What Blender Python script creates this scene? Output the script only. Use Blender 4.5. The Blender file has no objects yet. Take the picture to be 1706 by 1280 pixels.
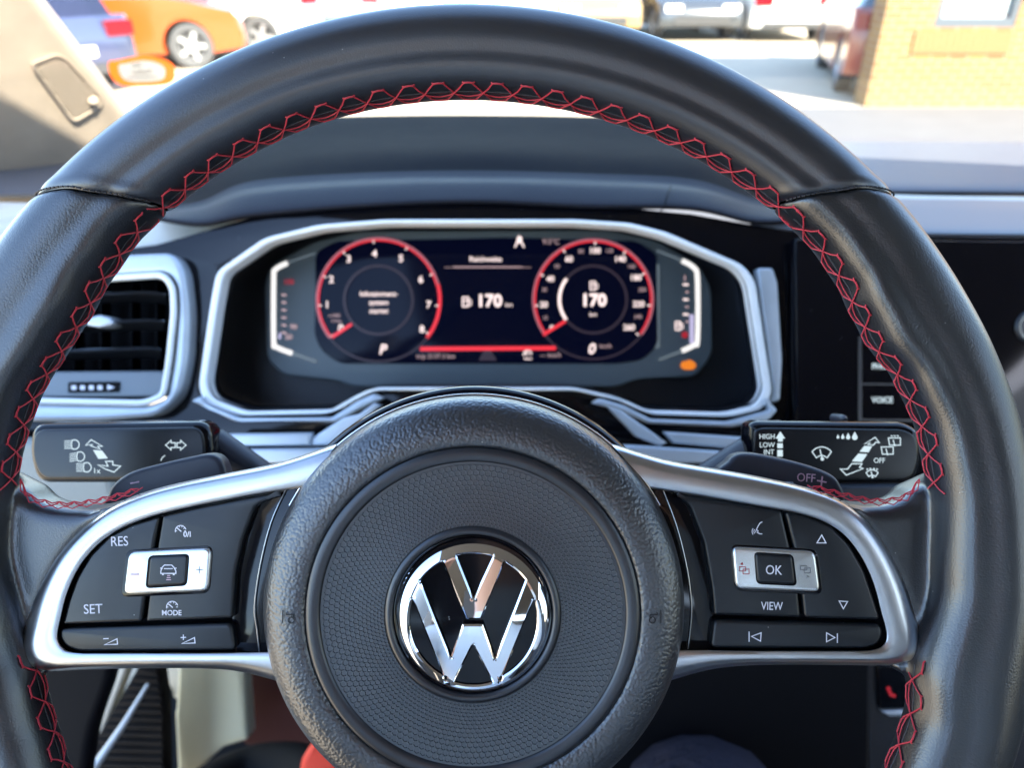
import bpy, bmesh, math, random
from mathutils import Vector, Matrix
random.seed(7)
sc = bpy.context.scene
# ---------------------------------------------------------------- camera, light, exposure
F = 1232.0; CX, CY = 853.0, 640.0
PITCH = math.radians(30); EYE = Vector((0, 0, 1.15))
cam = bpy.data.cameras.new('camera'); camo = bpy.data.objects.new('camera', cam)
sc.collection.objects.link(camo); sc.camera = camo
camo.location = EYE; camo.rotation_euler = (math.radians(90) - PITCH, 0, 0)
cam.sensor_width = 36; cam.lens = 26; cam.clip_start = 0.01; cam.clip_end = 400
cam.dof.use_dof = True; cam.dof.focus_distance = 0.254; cam.dof.aperture_fstop = 10.5
SUN = Vector((0.42, -0.62, 0.60)).normalized()
world = bpy.data.worlds.new('World'); sc.world = world; world.use_nodes = True
nt = world.node_tree; sky = nt.nodes.new('ShaderNodeTexSky'); sky.sky_type = 'NISHITA'; sky.sun_disc = False; sky.ozone_density = 1.8; sky.dust_density = .6
sky.sun_elevation = math.asin(SUN.z); sky.sun_rotation = math.atan2(SUN.x, SUN.y)
nt.links.new(sky.outputs[0], nt.nodes['Background'].inputs[0]); nt.nodes['Background'].inputs[1].default_value = 0.15
sl = bpy.data.lights.new('sun', 'SUN'); sl.energy = 4.5; sl.angle = math.radians(0.5); sl.color = (1, .92, .78)
so = bpy.data.objects.new('sun', sl); sc.collection.objects.link(so); so.location = (0, -2, 6)
so.rotation_euler = SUN.to_track_quat('Z', 'Y').to_euler()
sc.view_settings.view_transform = 'Standard'; sc.view_settings.look = 'None'
sc.view_settings.exposure = 2.9; sc.view_settings.gamma = 1
# ---------------------------------------------------------------- frame helpers
M = camo.rotation_euler.to_matrix().to_4x4(); M.translation = EYE
def P(px, py, d): return Vector(((px - CX) * d / F, (CY - py) * d / F, -d))      # point in the driver's frame
def W(px, py, d): return M @ P(px, py, d)
# ---------------------------------------------------------------- materials
def nodes(name):
    m = bpy.data.materials.new(name); m.use_nodes = True
    return m, m.node_tree, m.node_tree.nodes['Principled BSDF']
def mat(name, col, rough=.5, metal=0, spec=.5, bump=None, dust=0, ior=1.5, coat=0, emit=None, var=0, sheen=0, tscale=None):
    """bump=(kind, scale, strength, distance)"""
    m, t, b = nodes(name)
    b.inputs['Base Color'].default_value = (*col, 1); b.inputs['Roughness'].default_value = rough
    b.inputs['Metallic'].default_value = metal; b.inputs['Specular IOR Level'].default_value = spec
    b.inputs['IOR'].default_value = ior; b.inputs['Coat Weight'].default_value = coat; b.inputs['Coat Roughness'].default_value = .06
    if sheen: b.inputs['Sheen Weight'].default_value = sheen
    if emit: b.inputs['Emission Color'].default_value = (*emit[0], 1); b.inputs['Emission Strength'].default_value = emit[1]
    tc = t.nodes.new('ShaderNodeTexCoord')
    if bump:
        kind, s, st, dist = bump
        if kind == 'leather' or kind == 'pebble':
            v = t.nodes.new('ShaderNodeTexVoronoi'); v.feature = 'SMOOTH_F1' if kind == 'pebble' else 'F1'; v.inputs['Scale'].default_value = s
            n0 = t.nodes.new('ShaderNodeTexNoise'); n0.inputs['Scale'].default_value = s * .6; n0.inputs['Detail'].default_value = 2
            mx = t.nodes.new('ShaderNodeMix'); mx.data_type = 'VECTOR'; mx.inputs[0].default_value = .35 / s if kind == 'leather' else .12 / s
            t.links.new(tc.outputs['Object'], mx.inputs[4]); t.links.new(n0.outputs['Color'], mx.inputs[5]); t.links.new(tc.outputs['Object'], n0.inputs['Vector'])
            t.links.new(mx.outputs[1], v.inputs['Vector'])
            h = v.outputs['Distance']
            inv = t.nodes.new('ShaderNodeMath'); inv.operation = 'POWER'; inv.inputs[1].default_value = 1.6
            t.links.new(h, inv.inputs[0]); h = inv.outputs[0]; sgn = -1
        else:
            v = t.nodes.new('ShaderNodeTexNoise'); v.inputs['Scale'].default_value = s; v.inputs['Detail'].default_value = 4
            t.links.new(tc.outputs['Object'], v.inputs['Vector']); h = v.outputs['Fac']; sgn = 1
        bp = t.nodes.new('ShaderNodeBump'); bp.inputs['Strength'].default_value = st; bp.inputs['Distance'].default_value = dist
        bp.invert = sgn < 0
        t.links.new(h, bp.inputs['Height']); t.links.new(bp.outputs[0], b.inputs['Normal'])
    if var:
        n = t.nodes.new('ShaderNodeTexNoise'); n.inputs['Scale'].default_value = tscale or 30; n.inputs['Detail'].default_value = 5
        t.links.new(tc.outputs['Object'], n.inputs['Vector'])
        r = t.nodes.new('ShaderNodeMapRange'); r.inputs[3].default_value = max(0, rough - var); r.inputs[4].default_value = min(1, rough + var)
        t.links.new(n.outputs['Fac'], r.inputs[0]); t.links.new(r.outputs[0], b.inputs['Roughness'])
        hs = t.nodes.new('ShaderNodeMix'); hs.data_type = 'RGBA'; hs.inputs[6].default_value = (*[c * .82 for c in col], 1); hs.inputs[7].default_value = (*[min(1, c * 1.15) for c in col], 1)
        t.links.new(n.outputs['Fac'], hs.inputs[0]); t.links.new(hs.outputs[2], b.inputs['Base Color'])
    if dust:
        v = t.nodes.new('ShaderNodeTexVoronoi'); v.inputs['Scale'].default_value = 260
        t.links.new(tc.outputs['Object'], v.inputs['Vector'])
        lt = t.nodes.new('ShaderNodeMath'); lt.operation = 'LESS_THAN'; lt.inputs[1].default_value = .055
        sx = t.nodes.new('ShaderNodeSeparateColor'); t.links.new(v.outputs['Color'], sx.inputs[0]); gt = t.nodes.new('ShaderNodeMath'); gt.operation = 'LESS_THAN'; gt.inputs[1].default_value = dust
        mu = t.nodes.new('ShaderNodeMath'); mu.operation = 'MULTIPLY'
        t.links.new(v.outputs['Distance'], lt.inputs[0]); t.links.new(sx.outputs[0], gt.inputs[0]); t.links.new(lt.outputs[0], mu.inputs[0]); t.links.new(gt.outputs[0], mu.inputs[1])
        dm = t.nodes.new('ShaderNodeMix'); dm.data_type = 'RGBA'; dm.inputs[7].default_value = (.35, .34, .32, 1); dm.inputs[6].default_value = (*col, 1)
        l = [k for k in t.links if k.to_socket == b.inputs['Base Color']]
        if l: t.links.new(l[0].from_socket, dm.inputs[6])
        t.links.new(mu.outputs[0], dm.inputs[0]); t.links.new(dm.outputs[2], b.inputs['Base Color'])
    return m
LEATHER = mat('black_leather', (.006, .008, .014), .34, spec=.5, ior=2.0, sheen=.04, dust=.05, bump=('leather', 1700, .14, .0002), var=.08, tscale=25)
LEATHER2 = mat('grained_leather', (.005, .007, .011), .32, spec=.5, ior=1.9, sheen=.03, dust=.05, bump=('leather', 1500, .2, .00025), var=.08, tscale=25)
VINYL = mat('grained_vinyl', (.009, .012, .017), .36, spec=.5, ior=2.0, sheen=.04, dust=.08, bump=('pebble', 980, .5, .0005), var=.06)
SOFT = mat('smooth_plastic', (.011, .013, .018), .34, spec=.5, ior=1.7, var=.04)
HEXM = mat('hex_plastic', (.060, .068, .076), .3, ior=1.7, dust=.05)
KEY = mat('key_plastic', (.006, .008, .011), .33, spec=.5, dust=.12, bump=('noise', 4000, .1, .0002), var=.08, tscale=60)
GLOSS = mat('gloss_black', (.003, .003, .005), .07, spec=.32, dust=.15)
BLACK = mat('matt_black', (.0025, .0025, .004), .7, spec=.15)
PADDLE = mat('paddle_plastic', (.022, .024, .036), .45, var=.05)
SATIN = mat('satin_aluminium', (.56, .565, .58), .30, metal=1, bump=('noise', 900, .04, .0003), var=.05, tscale=50)
CHROME = mat('chrome', (.86, .87, .9), .035, metal=1)
SILVER = mat('silver_trim', (.95, .97, .94), .5, metal=.0, var=.04)
SILVER2 = mat('silver_side', (.52, .57, .62), .4, metal=.4, var=.04)
PLATE = mat('silver_rocker', (.70, .71, .70), .25, metal=.85, bump=('noise', 1500, .03, .0002))
RED = mat('red_thread', (.46, .014, .032), .65, sheen=.15)
DTHREAD = mat('dark_thread', (.03, .03, .035), .6)
LEG = mat('legend_white', (.74, .72, .78), .5)
LEGP = mat('legend_pink', (.66, .42, .50), .5)
LEGR = mat('legend_red', (.33, .03, .04), .5)
LEGD = mat('legend_dark', (.12, .12, .13), .5)
ENGR = mat('engraved_mark', (.004, .004, .005), .6)
def lamp(name, col, s): return mat(name, (.01, .01, .01), .4, emit=(col, s * .55))
E_W = lamp('display_white', (1, .80, .78), .36); E_WD = lamp('display_dim_white', (1, .68, .72), .15)
E_R = lamp('display_red', (1, .03, .05), .26); E_RP = lamp('display_pink', (1, .32, .42), .13)
E_D = lamp('display_dim', (.35, .2, .35), .022); E_B = mat('display_black', (.001, .001, .003), .12, spec=.12, emit=((.01, .02, .12), .012))
E_BR = lamp('bracket_white', (1, .97, .95), .28); E_GR = lamp('grey_line', (.42, .55, .66), .07)
E_O = lamp('warning_orange', (1, .26, .01), .22); E_BL = lamp('fill_level_violet', (.72, .66, 1), .2)
E_STK = lamp('emissive_legend', (.66, .82, .90), .26); E_REDL = lamp('red_lamp', (1, .02, .05), .1)  # emissive colour for the stalk symbols and screen-key lettering
HOUSE = mat('cluster_housing', (.085, .105, .115), .5)
TUNNEL = mat('binnacle_plastic', (.012, .014, .02), .45, bump=('noise', 1200, .3, .0004))
DASH = mat('dash_soft_plastic', (.0042, .0042, .0068), .75, spec=.03, bump=('leather', 900, .4, .0004), var=.05)
DASHTOP = mat('dash_top', (.075, .077, .088), .5, bump=('leather', 700, .3, .0004), var=.05)
DECOR = mat('decor_trim', (.17, .17, .175), .4, metal=.1)
CREAM = mat('cream_plastic', (.60, .56, .47), .55, bump=('leather', 900, .35, .0004), var=.05)
FABRIC = mat('pillar_fabric', (.31, .25, .19), .8, bump=('noise', 1800, .6, .0008), var=.04)
GREYGR = mat('column_plastic', (.30, .30, .26), .6, bump=('leather', 900, .4, .0004))
CLOTH = mat('trouser_cloth', (.034, .031, .044), .95, spec=.1, bump=('noise', 60, .8, .01), var=.05)
REDM = mat('red_cloth', (.05, .004, .004), .8)
RUBBER = mat('ribbed_rubber', (.014, .010, .008), .7, spec=.2)
SHIRT = mat('pale_shirt', (.68, .73, .78), .85)
SKIN = mat('skin', (.55, .30, .20), .5)
HEAD = mat('headliner', (.20, .197, .19), .9)
DASHTOP2 = mat('hood_lip_plastic', (.019, .019, .025), .6, spec=.12, bump=('leather', 900, .4, .0004), var=.05)
HOUSE_L = mat('vent_bar', (.14, .16, .18), .45, metal=.3)
KICK = mat('kick_panel_cream', (.86, .83, .60), .6, bump=('noise', 200, .2, .001))
GRB = mat('grille_back', (.05, .04, .03), .9)
REDB = mat('bright_red_cloth', (.75, .05, .02), .7)
STICK_O = mat('sticker_orange', (.34, .045, .001), .6, spec=.1); STICK_W = mat('sticker_pale', (.10, .093, .08), .5); STICK_T = mat('sticker_ink', (.02, .01, .008), .5)
DOORM = mat('door_lining', (.30, .28, .25), .8); SEATM = mat('seat_fabric', (.10, .10, .11), .9, bump=('noise', 600, .4, .001), sheen=.3)
GROUND = mat('pale_concrete', (.42, .35, .25), .9, bump=('noise', 8, .3, .01), var=.03, tscale=.8)
PAVE = mat('grey_asphalt', (.075, .075, .078), .9, bump=('noise', 40, .3, .005), var=.03, tscale=3)
BRS = mat('red_brick', (.25, .10, .035), .85, bump=('noise', 40, .3, .004)); WFR = mat('grey_frame', (.045, .055, .065), .5); WGL = mat('window_glass', (.5, .55, .55), .05, metal=.6)
CARS = [('orange_suv', -6.75, 13.6, 20, (.30, .045, .002), 'orange car side on beyond the windscreen pillar', dict(suv=1)),
        ('white_car', -5.9, 15.6, 3, (.6, .6, .58), 'white car beyond the orange car with one wheel showing', dict()),
        ('blue_grey_car', -7.4, 11.3, 150, (.05, .06, .11), 'blue grey car with a red tail lamp beside the pillar', dict(metal=.4)),
        ('silver_car', -4.1, 21.0, 95, (.20, .27, .30), 'silver blue car with a red lamp above the left of the wheel rim', dict(metal=.3)),
        ('teal_car', -1.3, 21.6, -88, (.10, .20, .20), 'pale teal car between the silver blue car and the beige car', dict()),
        ('beige_car', 1.95, 19.8, -92, (.25, .17, .07), 'beige car above the middle of the wheel rim', dict()),
        ('dark_grey_car', 4.0, 19.8, -88, (.05, .055, .06), 'dark grey car facing the camera with bright lamps', dict(metal=.3)),
        ('white_hatchback', 6.05, 19.7, 89, (.6, .6, .56), 'white car seen from behind with its number plate', dict()),
        ('red_car', 5.65, 12.0, 75, (.20, .04, .02), 'red brown car half hidden behind the brick wall', dict(suv=1))]
# ---------------------------------------------------------------- geometry accumulator
ORG = {}
def empty(name, loc, label=None, cat=None, group=None):
    o = bpy.data.objects.new(name, None); sc.collection.objects.link(o); o.location = loc; o.empty_display_size = .02
    ORG[o.name] = Vector(loc); tag(o, label, cat, group); return o
def tag(o, label=None, cat=None, group=None, kind=None):
    if label: o['label'] = label
    if cat: o['category'] = cat
    if group: o['group'] = group
    if kind: o['kind'] = kind
    return o
class MB:
    def __init__(s, X=None): s.v = []; s.f = []; s.m = []; s.mats = []; s.g = []; s.gi = 0; s.X = M if X is None else X
    def cut(s): s.gi += 1
    def mi(s, m):
        if m not in s.mats: s.mats.append(m)
        return s.mats.index(m)
    def add(s, vs, fs, m, flip=False):
        k = len(s.v); i = s.mi(m)
        s.v += [s.X @ Vector(v) for v in vs]
        for f in fs:
            f = [a + k for a in f]; s.f.append(f[::-1] if flip else f); s.m.append(i); s.g.append(s.gi)
    def grid(s, rows, m, close_u=False, close_v=False):
        n = len(rows[0]); vs = [p for r in rows for p in r]; fs = []
        R = len(rows)
        for i in range(R if close_v else R - 1):
            for j in range(n if close_u else n - 1):
                a = i * n + j; b = i * n + (j + 1) % n; c = ((i + 1) % R) * n + (j + 1) % n; d = ((i + 1) % R) * n + j
                fs.append((a, b, c, d))
        s.add(vs, fs, m)
    def tube(s, pts, r, m, n=6, closed=False, flat=1):
        pts = [Vector(p) for p in pts]; rows = []; N = len(pts); prev = None
        for i, p in enumerate(pts):
            if closed: t = pts[(i + 1) % N] - pts[i - 1]
            else: t = pts[min(i + 1, N - 1)] - pts[max(i - 1, 0)]
            if t.length < 1e-9: t = Vector((1, 0, 0))
            t.normalize()
            if prev is None: a = Vector((0, 0, 1)) if abs(t.z) < .9 else Vector((1, 0, 0))
            else: a = prev
            u = (a - t * a.dot(t)).normalized(); w = t.cross(u); prev = u
            rr = r[i] if isinstance(r, (list, tuple)) else r
            rows.append([p + (u * math.cos(2 * math.pi * k / n) * flat + w * math.sin(2 * math.pi * k / n)) * rr for k in range(n)])
        s.grid(rows, m, close_u=True, close_v=closed)
        if not closed: s.add(rows[0], [tuple(range(n))[::-1]], m); s.add(rows[-1], [tuple(range(n))], m)
    def box(s, c, d, m, rot=None):
        c = Vector(c); vs = []
        for x in (-1, 1):
            for y in (-1, 1):
                for z in (-1, 1):
                    q = Vector((x * d[0] / 2, y * d[1] / 2, z * d[2] / 2))
                    vs.append(c + (rot @ q if rot else q))
        s.add(vs, [(0, 1, 3, 2), (4, 6, 7, 5), (0, 4, 5, 1), (2, 3, 7, 6), (0, 2, 6, 4), (1, 5, 7, 3)], m)
    def curve(s, cu, m, T=None):
        o = bpy.data.objects.new('tmp', cu); sc.collection.objects.link(o)
        me = bpy.data.meshes.new_from_object(o.evaluated_get(bpy.context.evaluated_depsgraph_get()))
        vs = [(T @ v.co) if T else v.co.copy() for v in me.vertices]; fs = [tuple(p.vertices) for p in me.polygons]
        s.add(vs, fs, m); bpy.data.objects.remove(o); bpy.data.meshes.remove(me)
        if cu.name: (bpy.data.curves.remove(cu))
    def plate(s, outs, d, th, bev, m, seg=2):
        """outs: one outline or a list of outlines (holes after the first), in frame points at depth d; front face at d"""
        if not isinstance(outs[0][0], (list, tuple)): outs = [outs]
        cu = bpy.data.curves.new('c', 'CURVE'); cu.dimensions = '2D'; cu.fill_mode = 'BOTH'
        for io, o in enumerate(outs):
            ar = sum(p[0] * q[1] - q[0] * p[1] for p, q in zip(o, list(o[1:]) + [o[0]]))
            if (ar > 0) == (io == 0): o = list(o)[::-1]
            sp = cu.splines.new('POLY'); sp.points.add(len(o) - 1)
            for i, (x, y) in enumerate(o):
                q = P(x, y, d); sp.points[i].co = (q.x, q.y, 0, 1)
            sp.use_cyclic_u = True
        cu.bevel_depth = bev; cu.bevel_resolution = seg; cu.offset = -bev; cu.extrude = max(1e-5, th / 2 - bev)
        s.curve(cu, m, Matrix.Translation((0, 0, -d - th / 2)))
    def text(s, body, px, py, h, d, m, rot=0, th=.00012, sx=1.0, shear=0, bold=0, mirror=False, align='CENTER', X=None):
        cu = bpy.data.curves.new('t', 'FONT'); cu.body = body; cu.align_x = align; cu.align_y = 'CENTER'
        cu.size = h * d / F / .70; cu.extrude = th / 2; cu.offset = bold * cu.size; cu.shear = shear; cu.resolution_u = 3
        q = P(px, py, d)
        T = Matrix.Translation((q.x, q.y, q.z)) @ Matrix.Rotation(math.radians(rot), 4, 'Z') @ Matrix.Diagonal(((-1 if mirror else 1) * sx, 1, 1, 1))
        s.cut(); s.curve(cu, m, T); s.cut()
    def stroke(s, pts, w, d, m, closed=False):
        """flat ribbon along frame points, width w px"""
        q = [P(x, y, d) for x, y in pts]; n = len(q); hw = w * d / F / 2; L = []; R = []
        for i in range(n):
            a = q[i - 1] if (i or closed) else q[i]; b = q[(i + 1) % n] if (i < n - 1 or closed) else q[i]
            e1 = (q[i] - a); e2 = (b - q[i])
            if e1.length < 1e-9: e1 = e2
            if e2.length < 1e-9: e2 = e1
            e1.normalize(); e2.normalize(); n1 = Vector((-e1.y, e1.x, 0)); n2 = Vector((-e2.y, e2.x, 0))
            mm = n1 + n2
            if mm.length < .3: mm = n1.copy(); k = 1
            else: mm.normalize(); k = min(2.0, 1 / max(.3, mm.dot(n1)))
            L.append(q[i] + mm * hw * k); R.append(q[i] - mm * hw * k)
        s.grid([L, R], m, close_u=closed)
    def fill(s, pts, d, m): s.add([P(x, y, d) for x, y in pts], [tuple(range(len(pts)))[::-1]], m)
    def lathe(s, c, prof, m, n=128, a0=0, a1=2 * math.pi):
        """axis parallel to the viewing axis through frame point c (x,y); prof = [(r, depth)]"""
        full = abs(a1 - a0 - 2 * math.pi) < 1e-6; N = n if full else n + 1
        rows = [[(c[0] + r * math.cos(a0 + (a1 - a0) * k / n), c[1] + r * math.sin(a0 + (a1 - a0) * k / n), -d) for k in range(N)] for r, d in prof]
        s.grid(rows, m, close_u=full)
    def pieces(s, name, parent, smooth=0):
        out = []
        for g in sorted(set(s.g)):
            q = MB(Matrix()); idx = [i for i, x in enumerate(s.g) if x == g]; used = sorted({v for i in idx for v in s.f[i]}); mp = {v: k for k, v in enumerate(used)}
            q.v = [s.v[v] for v in used]; q.f = [tuple(mp[v] for v in s.f[i]) for i in idx]; q.m = [s.m[i] for i in idx]; q.g = [0] * len(idx); q.mats = s.mats
            ms = sorted(set(q.m)); q.mats = [s.mats[k] for k in ms]; q.m = [ms.index(k) for k in q.m]
            out.append(q.build(name, parent, smooth=smooth))
        return out
    def build(s, name, parent=None, label=None, cat=None, group=None, kind=None, smooth=35, loc=None):
        me = bpy.data.meshes.new(name)
        if parent is not None: o0 = ORG[parent.name]
        else:
            o0 = Vector(loc) if loc is not None else Vector((sum(v.x for v in s.v) / len(s.v), sum(v.y for v in s.v) / len(s.v), min(v.z for v in s.v)))
        me.from_pydata([v - o0 for v in s.v], [], s.f); me.update()
        for m in s.mats: me.materials.append(m)
        me.polygons.foreach_set('material_index', s.m)
        bm = bmesh.new(); bm.from_mesh(me)
        bmesh.ops.remove_doubles(bm, verts=bm.verts, dist=1e-6); bmesh.ops.recalc_face_normals(bm, faces=bm.faces)
        bm.to_mesh(me); bm.free()
        if smooth:
            me.polygons.foreach_set('use_smooth', [True] * len(me.polygons)); me.set_sharp_from_angle(angle=math.radians(smooth))
        o = bpy.data.objects.new(name, me); sc.collection.objects.link(o)
        if parent is not None: o.parent = parent
        else: o.location = o0
        ORG[o.name] = o0
        return tag(o, label, cat, group, kind)
def cr(pts, n=6, closed=False):
    """Catmull-Rom resampling"""
    out = []; N = len(pts)
    for i in range(N if closed else N - 1):
        g = (lambda k: pts[k % N]) if closed else (lambda k: pts[min(max(k, 0), N - 1)])
        p0, p1, p2, p3 = g(i - 1), g(i), g(i + 1), g(i + 2)
        for j in range(n):
            t = j / n
            out.append(tuple(.5 * (2 * b + (c - a) * t + (2 * a - 5 * b + 4 * c - e) * t * t + (3 * b - a - 3 * c + e) * t ** 3) for a, b, c, e in zip(p0, p1, p2, p3)))
    if not closed: out.append(tuple(pts[-1]))
    return out
def rnd(pts, r, n=5):
    """round the corners of a polygon"""
    out = []; N = len(pts)
    for i in range(N):
        p = Vector(pts[i]); a = Vector(pts[i - 1]) - p; b = Vector(pts[(i + 1) % N]) - p
        rr = min(r, a.length * .45, b.length * .45); s0 = p + a.normalized() * rr; s1 = p + b.normalized() * rr
        for k in range(n + 1):
            t = k / n; out.append(tuple((s0 * (1 - t) ** 2 + p * 2 * t * (1 - t) + s1 * t * t)))
    return out
def arc(cx, cy, r, a0, a1, n=24): return [(cx + r * math.cos(math.radians(a0 + (a1 - a0) * k / n)), cy - r * math.sin(math.radians(a0 + (a1 - a0) * k / n))) for k in range(n + 1)]
def lerp(tab, x):
    if x <= tab[0][0]: return tab[0][1]
    for (a, b), (c, d) in zip(tab, tab[1:]):
        if x <= c:
            t = (x - a) / (c - a); t = t * t * (3 - 2 * t); return b + (d - b) * t
    return tab[-1][1]
# ================================================================ STEERING WHEEL
D = 0.26; S = D / F; RC = (776, 960)
wheel = empty('steering_wheel', W(790, 1010, .275), 'black leather steering wheel with red cross stitching and a round chrome emblem on its hub', 'steering wheel')
# theta in degrees: 0 = right, 90 = top
INNER = [(-90, 776), (-40, 782), (-25, 780), (-18, 778), (-11, 760), (0, 780), (13, 795), (18, 799), (24, 793), (30, 779), (34, 783), (38, 794), (44, 802), (58, 801), (90, 800), (108, 800), (118, 796), (130, 791), (134, 790), (140, 780), (146, 769), (150, 770), (158, 780), (164, 780), (175, 772), (186, 748), (194, 736), (200, 739), (207, 748), (225, 770), (270, 776), (320, 782)]
PH_O = [(-26, 168), (-13, 163), (13, 159.5), (25, 156), (38, 154), (58, 151.5), (90, 150.5), (108, 153), (130, 157), (146, 160), (158, 163), (168, 165), (194, 167), (207, 170)]
PH_I = [(-26, 196), (-13, 192), (13, 192), (38, 188), (58, 187), (90, 186.5), (108, 188), (130, 190), (150, 191), (168, 195), (194, 195), (207, 197)]
def rim_pt(th, ph, grip=0, off=0):
    """point on the leather, th and ph in degrees (ph 0 = outer, 90 = towards driver, 180 = inner)"""
    ro, ri = 943, lerp(INNER, th)
    a = (ro - ri) / 2 * S; rm = (ro + ri) / 2 * S
    c, s_ = math.cos(math.radians(ph)), math.sin(math.radians(ph))
    e = 2 / 2.25; cc = math.copysign(abs(c) ** e, c); ss = math.copysign(abs(s_) ** e, s_)
    b = .0150
    g = 0
    if s_ > 0:
        if grip:                                                     # thumb rests: a raised pad with a hollow outside it
            for t0, sg in ((150, 1), (31, 1)):
                w = math.exp(-((th - t0) / 12) ** 2)
                g += w * (.0014 * math.exp(-((ph - 128) / 20) ** 2) - .0008 * math.exp(-((ph - 95) / 22) ** 2))
        g += -.0012 * math.exp(-((ph - 108) / 12) ** 2) + .0004 * math.exp(-((ph - 80) / 14) ** 2)
    g += off
    R = rm + (a + g) * cc; z = (b + g) * ss
    t = math.radians(th)
    c0 = P(RC[0], RC[1], D)
    return Vector((c0.x + R * math.cos(t), c0.y + R * math.sin(t), -D + z))
def seam_th(side, ph): return (133.8 + 4.6 * math.cos(math.radians(ph))) if side < 0 else (45.9 - 4.3 * math.cos(math.radians(ph)))
NP = 72
# upper part of the rim, between the two seams
mb = MB(); rows = []
NT = 220
for i in range(NT + 1):
    t = i / NT; row = []
    for k in range(NP):
        ph = 360 * k / NP; pf = ph if ph < 180 else 360 - ph
        a, b = seam_th(1, pf), seam_th(-1, pf)
        th = a + (b - a) * t; e = min(t, 1 - t) * 88
        row.append(rim_pt(th, ph, 0, -.0008 * math.exp(-e / .4) + .0003 * math.exp(-((e - 1.2) / .8) ** 2)))
    rows.append(row)
mb.grid(rows, LEATHER, close_u=True); mb.build('rim', wheel, smooth=60)
mb = MB(); rows = []
for i in range(61):
    th = 225.5 + 89.5 * i / 60; f = i / 60
    rows.append([rim_pt(th if f < .5 else th - 360, 360 * k / NP, 0, 0) for k in range(NP)])
mb.grid(rows, LEATHER, close_u=True); mb.build('lower_rim', wheel, smooth=60)
# side grips, blended with the leather that wraps the spoke ends
def grip(side, lug_out, thick):
    mb = MB(); rows = []; N = 150
    for i in range(N + 1):
        t = i / N; row = []
        for k in range(NP):
            ph = 360 * k / NP; pf = ph if ph < 180 else 360 - ph
            a = seam_th(side, pf); b = -46 if side > 0 else 226
            e = t * abs(b - a)
            row.append(rim_pt(a + (b - a) * t, ph, 1, .0003 - .0010 * math.exp(-e / .35)))
        rows.append(row)
    mb.grid(rows, LEATHER2, close_u=True)
    n = len(rows[0])
    for r in (rows[0], rows[-1]):
        c = sum((Vector(p) for p in r), Vector()) / n
        mb.add([c] + list(r), [(0, 1 + j, 1 + (j + 1) % n) for j in range(n)], LEATHER2)
    mb.plate(cr(lug_out, 5, True), D + .0022, thick, .0050, LEATHER2, seg=4)
    o = mb.build('grip', wheel, smooth=0)
    md = o.modifiers.new('remesh', 'REMESH'); md.mode = 'VOXEL'; md.voxel_size = .0009; md.use_smooth_shade = True
    ms = o.modifiers.new('soft', 'SMOOTH'); ms.factor = .6; ms.iterations = 14
    me = bpy.data.meshes.new_from_object(o.evaluated_get(bpy.context.evaluated_depsgraph_get())); me.name = 'grip'
    me.materials.clear(); me.materials.append(LEATHER2); me.polygons.foreach_set('use_smooth', [True] * len(me.polygons))
    me.polygons.foreach_set('material_index', [0] * len(me.polygons))
    o.modifiers.clear(); o.data = me
    return o
gl = grip(-1, [(-60, 800), (20, 812), (52, 838), (90, 849), (140, 851), (200, 835), (252, 821), (260, 832), (200, 852), (152, 885), (112, 930), (80, 988), (60, 1043), (50, 1085), (60, 1108), (84, 1120), (30, 1136), (-60, 1150), (-80, 1000)], .020)
gr = grip(1, [(1640, 800), (1540, 814), (1512, 837), (1470, 847), (1420, 842), (1370, 827), (1324, 811), (1328, 824), (1386, 840), (1430, 874), (1462, 918), (1488, 970), (1505, 1020), (1515, 1066), (1508, 1096), (1484, 1112), (1530, 1136), (1640, 1160), (1690, 1000)], .020)
# dark stitches along the two cross seams
for side, g in ((-1, gl), (1, gr)):
    mb = MB()
    for k in range(30):
        pa = 8 + k * 4.9
        pts = [rim_pt(seam_th(side, p_) + (.10 * side), p_, 0, .0001) for p_ in (pa, pa + 1.2, pa + 2.4, pa + 3.4)]
        mb.tube(pts, .00034, DTHREAD, 5)
    mb.build('cross_seam', wheel)
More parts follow.
